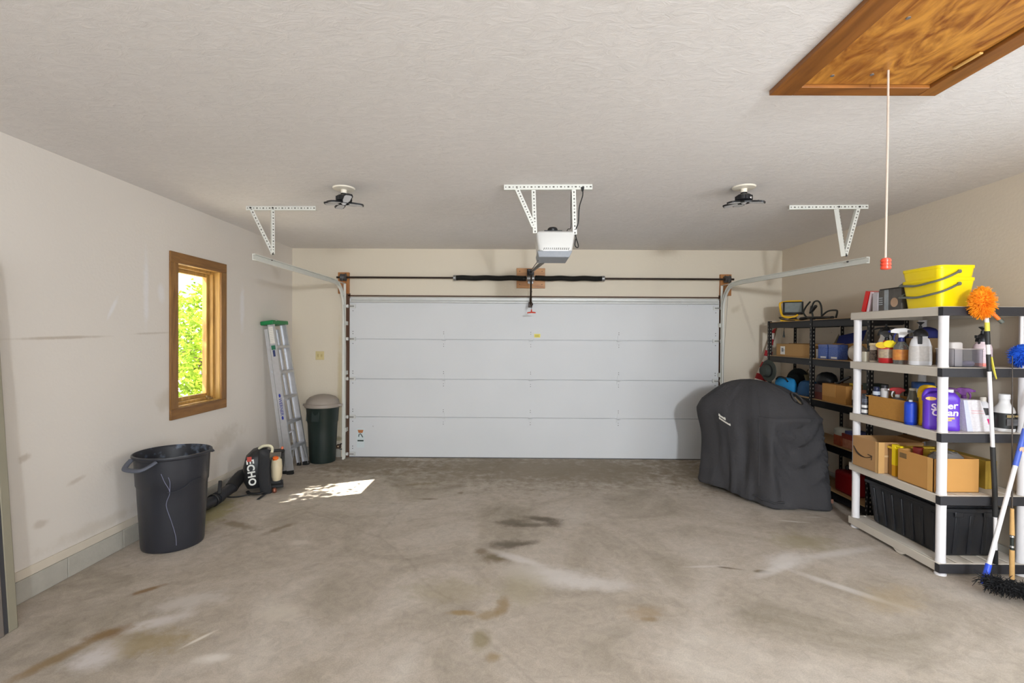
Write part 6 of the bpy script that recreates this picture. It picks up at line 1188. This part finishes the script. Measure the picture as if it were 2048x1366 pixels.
# top: work light, cables
t = thing('work_light', 'yellow and black tilted work light on top of the black rack', 'work light', (3.25, 5.78, rk(1.808)), R(-28))
YW = mat('worklight_yellow', (226, 176, 30), 0.45, var=0.04)
MT = Matrix.Translation((0, 0, 0.155)) @ Matrix.Rotation(R(-14), 4, 'X')
k = B(); k.box((-0.105, -0.02, -0.075), (0.105, 0.03, 0.075), 0, MT); hd = k.build('head', BLACKP, t, bevel=0.008)
k = B(); k.box((-0.085, -0.024, -0.055), (0.085, -0.0195, 0.058), 0, MT); k.build('lens', mat('worklight_lens', (120, 126, 124), 0.15, var=0.2, vs=30), hd)
k = B()
for i in range(7): k.box((-0.09 + i * 0.028, 0.03, -0.06), (-0.082 + i * 0.028, 0.055, 0.085), 0, MT)
k.build('cooling_fin', GREYM, hd)
k = B(); k.tube(spline([(-0.125, 0.03, 0.225), (-0.135, 0.03, 0.20), (-0.12, 0.01, 0.10), (-0.09, -0.01, 0.055), (0.0, -0.02, 0.05), (0.05, -0.01, 0.075)], 5), 0.013, 10); k.tube([(-0.125, 0.03, 0.225), (-0.06, 0.05, 0.24), (0.09, 0.05, 0.24)], 0.009, 8); k.build('yoke', YW, t)
k = B(); k.tube([(0, 0.0, 0.055), (0.0, 0.0, 0.02)], 0.03, 12); k.lathe([(0.06, 0), (0.06, 0.012), (0.035, 0.03), (0.03, 0.05), (0, 0.05)], n=18, sx=1.2); k.build('swivel_base', BLACKP, t)
k = B(); k.tube([(-0.13, -0.05, 0.010), (0.05, -0.06, 0.010), (0.09, 0.04, 0.010)], 0.010, 8); k.build('stand_tube', YW, t)
k = B(); k.tube(spline([(0.0, 0.03, 0.05), (-0.08, 0.0, 0.04), (-0.14, -0.03, 0.045), (-0.10, -0.07, 0.02), (0.02, -0.10, 0.006)], 6), 0.006, 8); k.build('cord', BLACKP, t)
t = thing('jumper_cables', 'tangled black cables with clamps on top of the black rack beside the work light', 'cables', (3.25, 5.30, rk(1.808)))
k = B(); k.tube(spline([(-0.03, 0.28, 0.02), (0.0, 0.18, 0.03), (-0.03, 0.05, 0.025), (0.0, -0.12, 0.02), (-0.03, -0.28, 0.015)], 6), [0.022, 0.03, 0.028, 0.026, 0.024, 0.024] + [0.022] * 19, 10, flat=0.7); k.build('bundle', BLACKP, t)
CBL = mat('cable_black', (34, 36, 34), 0.5)
for pts in ([(0.0, 0.20, 0.03), (0.0, 0.27, 0.09), (0.0, 0.23, 0.15), (0.0, 0.15, 0.205)], [(0.0, 0.22, 0.035), (0.0, 0.10, 0.03), (0.0, 0.12, 0.12), (0.0, 0.08, 0.195), (0.0, 0.0, 0.20), (0.0, -0.05, 0.14), (0.0, -0.06, 0.03)], [(0.0, -0.06, 0.04), (0.0, -0.16, 0.085), (0.0, -0.27, 0.09), (0.0, -0.31, 0.075), (0.0, -0.29, 0.012)]):
    k = B(); k.tube(spline(pts, 7), 0.009, 8); k.build('cable', CBL, t)
k = B(); k.bar((0.0, 0.14, 0.085), (0.0, 0.04, 0.155), 0.03, 0.022); k.bar((0.0, 0.15, 0.075), (0.0, 0.12, 0.16), 0.02, 0.012); k.build('clamp', BLACKP, t, bevel=0.004)
k = B(); k.lathe([(0.012, 0), (0.012, 0.02), (0.008, 0.034), (0.004, 0.09)], n=10); k.tube([(0, 0, 0.09), (0, -0.01, 0.13), (0.0, 0.03, 0.175)], 0.004, 6); k.tube([(0, 0.03, 0.175), (0.018, 0.06, 0.205)], 0.004, 6)
single(k, 'power_plug', CBL, 'black plug dangling from the top of the black rack under the work light', 'plug', loc=(3.19, 5.86, 1.62))
# second rack shelf
ZR = rk(1.40)
t = thing('cardboard_box', 'long brown box with a white printed label on the black rack', 'box', (3.185, 5.335, ZR))
k = B(); k.box((0, 0, 0), (0.24, 0.68, 0.145)); k.build('carton', mat('cardboard_dull', (172, 134, 84), 0.85, var=0.06, vs=6), t, bevel=0.003)
k = B(); k.box((-0.0015, 0.49, 0.02), (0.0, 0.585, 0.115)); lb = k.build('shipping_label', mat('label_white', (226, 224, 218), 0.5, var=0.02), t)
k = B()
for q in range(5): k.box((-0.0025, 0.555 - q * 0.008, 0.05), (-0.0012, 0.559 - q * 0.008, 0.095))
k.box((-0.0025, 0.503, 0.055), (-0.0012, 0.51, 0.085)); k.build('label_print', mat('print_dark', (70, 72, 82), 0.5), lb)
k = B(); k.box((0.02, 0.02, 0.1455), (0.2, 0.3, 0.152)); k.box((0.05, 0.38, 0.1455), (0.2, 0.5, 0.152)); k.build('lid_flap', CARDD, t)
BBX = lined('blue_box_print', (66, 92, 164), (120, 146, 206), 45, 'Z', 0.6)
def blue_box(label, y):
    t = thing('blue_carton', label, 'box', (3.19, y, ZR), 0, 'blue cartons on the black rack')
    k = B(); k.box((0, -0.072, 0.0), (0.10, 0.072, 0.148)); k.build('carton', BBX, t, bevel=0.002)
    k = B(); k.box((-0.0012, -0.06, 0.008), (0.0, 0.03, 0.026)); k.build('white_strip', WHP, t)
    k = B(); k.box((-0.0012, -0.072, 0.125), (0.0, 0.072, 0.148)); k.build('top_band', mat('print_blue_pale', (104, 118, 172), 0.5), t)
blue_box('blue printed carton beside the thin white booklet on the black rack', 5.125); blue_box('blue printed carton nearer the white globe on the black rack', 4.955)
k = B(); k.box((-0.04, -0.012, 0), (0.04, 0.012, 0.098)); single(k, 'booklet', mat('booklet_white', (206, 200, 196), 0.6), 'thin white booklet standing beside the blue cartons on the black rack', 'booklet', loc=(3.235, 5.228, ZR))
t = thing('cardboard_box', 'brown box with its dark blue flap raised behind the blue cartons', 'box', (3.315, 4.70, ZR))
k = B(); k.box((0, 0, 0), (0.14, 0.46, 0.16)); k.build('carton', CARD, t, bevel=0.002)
k = B(); k.bar((0.0, 0.215, 0.16), (0.05, 0.23, 0.265), 0.40, 0.005, 0, (1, 0, 0)); k.build('raised_flap', mat('flap_navy', (24, 36, 104), 0.5, var=0.12), t)
k = B(); k.add([(0.005, 0.44, 0.16), (0.06, 0.45, 0.26), (0.10, 0.455, 0.17), (0.005, 0.445, 0.16), (0.06, 0.455, 0.26), (0.10, 0.46, 0.17)], [(0, 1, 2), (5, 4, 3), (0, 3, 4, 1), (1, 4, 5, 2), (2, 5, 3, 0)]); k.build('side_flap', mat('flap_khaki', (128, 118, 92), 0.7), t)
k = B(); k.lathe([(0.03, 0), (0.04, 0.006), (0.062, 0.025), (0.075, 0.06), (0.076, 0.085), (0.066, 0.12), (0.04, 0.143), (0, 0.15)], n=30); single(k, 'glass_globe', mat('globe_milk', (206, 198, 186), 0.35, var=0.03), 'round milky glass globe on the black rack behind the white post', 'globe', loc=(3.225, 4.655, ZR))
# third rack shelf
ZT = rk(0.975)
t = thing('cardboard_box', 'open topped brown box with a raised front panel on the third rack shelf', 'box', (3.165, 4.72, ZT))
k = B(); k.box((0, 0, 0), (0.27, 0.362, 0.178)); k.build('carton', mat('cardboard_amber', (178, 128, 66), 0.85, var=0.06, vs=8), t, bevel=0.002)
k = B(); k.box((-0.004, 0.15, 0.055), (0.0, 0.355, 0.176)); k.build('front_panel', mat('cardboard_amber_light', (192, 142, 78), 0.8, var=0.05), t)
k = B(); k.lathe([(0.095, 0), (0.105, 0.01), (0.108, 0.05), (0.09, 0.095), (0.05, 0.122), (0, 0.13)], n=24, sy=0.85); k.prism([(-0.09, 0.06), (-0.11, 0.05), (-0.12, 0.0), (-0.11, -0.05), (-0.09, -0.06)], 0.004, 0.012); single(k, 'helmet', mat('helmet_black', (30, 31, 34), 0.4), 'black rounded helmet resting on dark cartons on the third rack shelf', 'helmet', loc=(3.29, 5.207, ZT + 0.1545), rot=R(100))
k = B(); k.box((-0.1, -0.085, 0), (0.1, 0.085, 0.0755)); single(k, 'carton', mat('carton_maroon', (76, 30, 30), 0.5, var=0.5, vs=20, c2=(120, 56, 44)), 'dark red carton at the bottom of the pair under the helmet', 'box', loc=(3.28, 5.18, ZT), bevel=0.002)
k = B(); k.box((-0.1, -0.085, 0), (0.1, 0.085, 0.077)); single(k, 'carton', mat('carton_wine', (54, 30, 36), 0.5, var=0.5, vs=20, c2=(110, 84, 84)), 'dark wine carton on top of the pair under the helmet', 'box', loc=(3.28, 5.18, ZT + 0.0765), bevel=0.002)
k = B(); k.bar((3.26, 4.98, ZT + 0.185), (3.26, 4.80, ZT + 0.262), 0.02, 0.022, 0, (1, 0, 0)); k.bar((3.26, 4.99, ZT + 0.182), (3.26, 5.03, ZT + 0.187), 0.02, 0.012, 0, (1, 0, 0)); single(k, 'hand_saw', BLACKP, 'black tool handle lying on the brown box of the third rack shelf', 'tool', bevel=0.003)
k = B(); k.cbox((3.27, 4.77, ZT + 0.192), (0.05, 0.05, 0.026)); single(k, 'tape_measure', mat('tape_yellow', (190, 160, 40), 0.5), 'small yellow tape measure lying on the brown box of the third rack shelf', 'tape measure', bevel=0.006)
for nm, lab, y, w, h, c, c2 in (('paint_can', 'white and black paint can on the third rack shelf beside the brown box', 4.645, 0.05, 0.15, (214, 206, 196), None),):
    t = thing(nm, lab, 'paint can', (3.235, y, ZT)); k = B(); k.lathe([(w, 0), (w + 0.002, 0.003), (w + 0.002, h - 0.003), (w, h), (0, h)], n=24); k.build('body', mat('paint_can_white', c, 0.45), t)
    k = B(); k.lathe([(w + 0.0026, 0.005), (w + 0.0026, 0.06)], n=24, caps=False); k.build('label', mat('paint_label_black', (36, 34, 40), 0.5), t)
k = B(); k.box((-0.08, -0.075, 0), (0.09, 0.075, 0.165)); single(k, 'carton', mat('carton_russet', (140, 82, 56), 0.6, var=0.12), 'russet brown carton at the near end of the third rack shelf', 'box', loc=(3.27, 4.50, ZT), bevel=0.002)
k = B(); k.box((-0.07, -0.06, 0), (0.08, 0.06, 0.06)); single(k, 'carton', mat('carton_dark_green', (52, 62, 52), 0.6, var=0.12), 'dark green carton lying on the russet carton', 'box', loc=(3.28, 4.50, ZT + 0.1655), bevel=0.002)
# heap of blue things left of it, partly hidden by the grill cover
t = thing('tool_bag', 'bright blue bag with black trim on the third rack shelf behind the grill', 'bag', (3.22, 5.86, ZT))
k = B(); rings = []
for zz, hx, hy in ((0, 0.05, 0.17), (0.02, 0.065, 0.19), (0.10, 0.07, 0.185), (0.155, 0.05, 0.16), (0.165, 0.02, 0.12)):
    rings.append([(hx * math.cos(2 * PI * j / 24), hy * math.copysign(abs(math.sin(2 * PI * j / 24)) ** 0.6, math.sin(2 * PI * j / 24)), zz + 0.008 * math.sin(5 * j)) for j in range(24)])
k.loft(rings); k.build('body', mat('bag_blue', (26, 128, 186), 0.7, var=0.15, vs=20), t, ang=60)
k = B(); k.tube(spline([(-0.05, 0.12, 0.14), (-0.055, 0.05, 0.175), (-0.05, -0.06, 0.17), (-0.05, -0.13, 0.13)], 5), 0.009, 8); k.build('strap', BLACKP, t)
t = thing('tarp_bundle', 'folded dark blue tarp on the third rack shelf behind the middle rack post', 'tarp', (3.27, 5.475, ZT))
k = B(); rings = []; rt = random.Random(9)
for zz, s in ((0, 0.9), (0.02, 1), (0.05, 0.96), (0.07, 1.0), (0.10, 0.94), (0.12, 0.9), (0.15, 0.7), (0.165, 0.4)):
    rings.append([(0.085 * s * math.cos(2 * PI * j / 28) + rt.uniform(-.006, .006), 0.18 * s * math.sin(2 * PI * j / 28) + rt.uniform(-.006, .006), zz + (rt.uniform(-.004, .004) if zz else 0)) for j in range(28)])
k.loft(rings); k.build('folds', mat('tarp_blue', (18, 74, 120), 0.6, var=0.3, vs=14), t, ang=25)
def hat(label, loc, c, rot, s=1.0):
    t = thing('wide_brim_hat', label, 'hat', loc, rot, 'hats on the black rack')
    k = B(); k.lathe([(0.0, 0.0), (0.135 * s, 0.0), (0.145 * s, 0.004), (0.138 * s, 0.010), (0.085 * s, 0.012), (0.078 * s, 0.05), (0.066 * s, 0.085), (0.03 * s, 0.096), (0, 0.097)], n=32); k.build('crown', mat('hat_%d_%d' % (c[0], c[1]), c, 0.85, var=0.15), t)
    k = B(); k.lathe([(0.087 * s, 0.012), (0.088 * s, 0.03), (0.083 * s, 0.031)], n=32, caps=False); k.build('band', RUBBER, t)
hat('grey green round hat hung on the far rack post, brim toward the room', (3.098, 6.02, 1.215), (58, 62, 56), (R(90), 0, R(-78)), 0.92)
hat('dark round hat standing on edge behind the blue bag', (3.40, 5.93, ZT + 0.138), (28, 32, 32), (R(82), 0, R(-60)), 0.95)
k = B(); k.lathe([(0.0, 0), (0.03, 0.0), (0.04, 0.03), (0.045, 0.055), (0.05, 0.058), (0.05, 0.064), (0, 0.064)], n=20); k.tube([(0.0, 0, 0.064), (-0.012, 0.02, 0.10), (0.012, 0.03, 0.12)], 0.005, 6); single(k, 'flower_pot', mat('pot_olive', (96, 84, 54), 0.8, var=0.3), 'little olive pot with a twig on the folded blue tarp', 'pot', loc=(3.27, 5.49, ZT + 0.166))
# fourth rack shelf
ZU = rk(0.56)
for (y, w, h, c, c2, lab, z0) in ((4.86, 0.11, 0.10, (120, 40, 32), (170, 96, 60), 'red printed carton on the fourth rack shelf, lowest of the red ones', 0), (4.70, 0.16, 0.085, (132, 44, 36), (196, 150, 120), 'flat red and cream carton on the fourth rack shelf beside the white post', 0), (4.72, 0.15, 0.05, (110, 30, 34), (150, 70, 50), 'thin dark red carton on top of the flat red and cream carton', 0.0856), (4.50, 0.13, 0.12, (96, 40, 34), (130, 84, 60), 'dull red carton at the near end of the fourth rack shelf', 0)):
    k = B(); k.box((-0.09, -w / 2, 0), (0.09, w / 2, h)); single(k, 'carton', mat('carton_' + lab[:14].replace(' ', '_'), c, 0.5, var=0.4, vs=22, c2=c2), lab, 'box', loc=(3.27, y, ZU + z0), bevel=0.002)
t = thing('paper_sack', 'folded pale paper sack on the red cartons of the fourth rack shelf', 'sack', (3.255, 4.865, ZU + 0.1006))
k = B(); rings = []
for zz, hx, hy in ((0, 0.075, 0.10), (0.02, 0.08, 0.11), (0.05, 0.075, 0.10), (0.07, 0.05, 0.07)): rings.append([(hx * math.cos(2 * PI * j / 20), hy * math.sin(2 * PI * j / 20) + 0.006 * math.sin(3 * j), zz + (0.004 * math.sin(4 * j) if zz else 0)) for j in range(20)])
k.loft(rings); k.build('sack', mat('sack_pale', (176, 176, 164), 0.8, var=0.1), t, ang=40)
k = B(); k.box((-0.08, -0.05, 0), (0.08, 0.05, 0.03)); single(k, 'carton', mat('carton_blue_grey', (74, 80, 128), 0.5, var=0.3, vs=30), 'small blue grey carton on top of the thin dark red carton', 'box', loc=(3.26, 4.70, ZU + 0.1362), bevel=0.002)
# bottom rack shelf: red can
t = thing('fuel_can', 'dark red fuel can on the bottom shelf of the black rack', 'fuel can', (3.30, 4.78, rk(0.105)))
k = B(); k.box((-0.11, -0.14, 0), (0.11, 0.14, 0.21)); k.build('body', mat('fuel_red', (140, 22, 26), 0.45, var=0.06), t, bevel=0.03, seg=4)
k = B(); k.tube(spline([(0, -0.10, 0.20), (0, -0.07, 0.25), (0, 0.03, 0.255), (0, 0.06, 0.20)], 5), 0.014, 10); k.build('handle', mat('fuel_red_dark', (110, 18, 22), 0.45), t)
k = B(); k.lathe([(0.022, 0.205), (0.022, 0.235), (0.012, 0.25), (0, 0.25)], (0, 0.10, 0), n=16); k.build('cap', BLACKP, t)

# ------------------------------------------------------------------ furled flag in the back right corner
FL = []
mf, nt, b = new_mat('flag_stripes'); L = nt.links
tc = N(nt, 'ShaderNodeTexCoord'); sp = N(nt, 'ShaderNodeSeparateXYZ'); L.new(tc.outputs['Object'], sp.inputs[0])
a1 = N(nt, 'ShaderNodeMath', operation='MULTIPLY_ADD'); a1.inputs[1].default_value = 0.30; L.new(sp.outputs[0], a1.inputs[0]); L.new(sp.outputs[2], a1.inputs[2])
m1 = N(nt, 'ShaderNodeMath', operation='MODULO'); m1.inputs[1].default_value = 0.165; L.new(a1.outputs[0], m1.inputs[0])
g1 = N(nt, 'ShaderNodeMath', operation='GREATER_THAN'); g1.inputs[1].default_value = 0.08; L.new(m1.outputs[0], g1.inputs[0])
mx = N(nt, 'ShaderNodeMix', data_type='RGBA'); mx.inputs[6].default_value = rgb((160, 30, 38)); mx.inputs[7].default_value = rgb((204, 192, 184)); L.new(g1.outputs[0], mx.inputs[0]); L.new(mx.outputs[2], b.inputs['Base Color']); b.inputs['Roughness'].default_value = 0.8
t = thing('furled_flag', 'furled red and white striped flag on a pole leaning in the back right corner', 'flag', (2.90, 6.32, 0))
k = B(); k.tube([(0, 0, 0.0), (0.52, 0.12, 1.80)], 0.012, 10); k.build('pole', mat('flag_pole', (120, 88, 56), 0.5), t)
k = B(); rings = []; n = 24
for i in range(15):
    f = 0.42 + 0.54 * i / 14; c = Vector((0.52 * f, 0.12 * f, 1.80 * f)); w = 0.020 + 0.055 * min(1, (1 - f) * 2.4) 
    rings.append([(c.x + w * math.cos(2 * PI * j / n) * (1 + 0.25 * math.sin(3 * 2 * PI * j / n + i)) - 0.02, c.y + w * 0.6 * math.sin(2 * PI * j / n) * (1 + 0.25 * math.cos(4 * 2 * PI * j / n)) , c.z + 0.02 * math.cos(2 * PI * j / n)) for j in range(n)])
k.loft(rings); k.build('cloth', mf, t, ang=60)
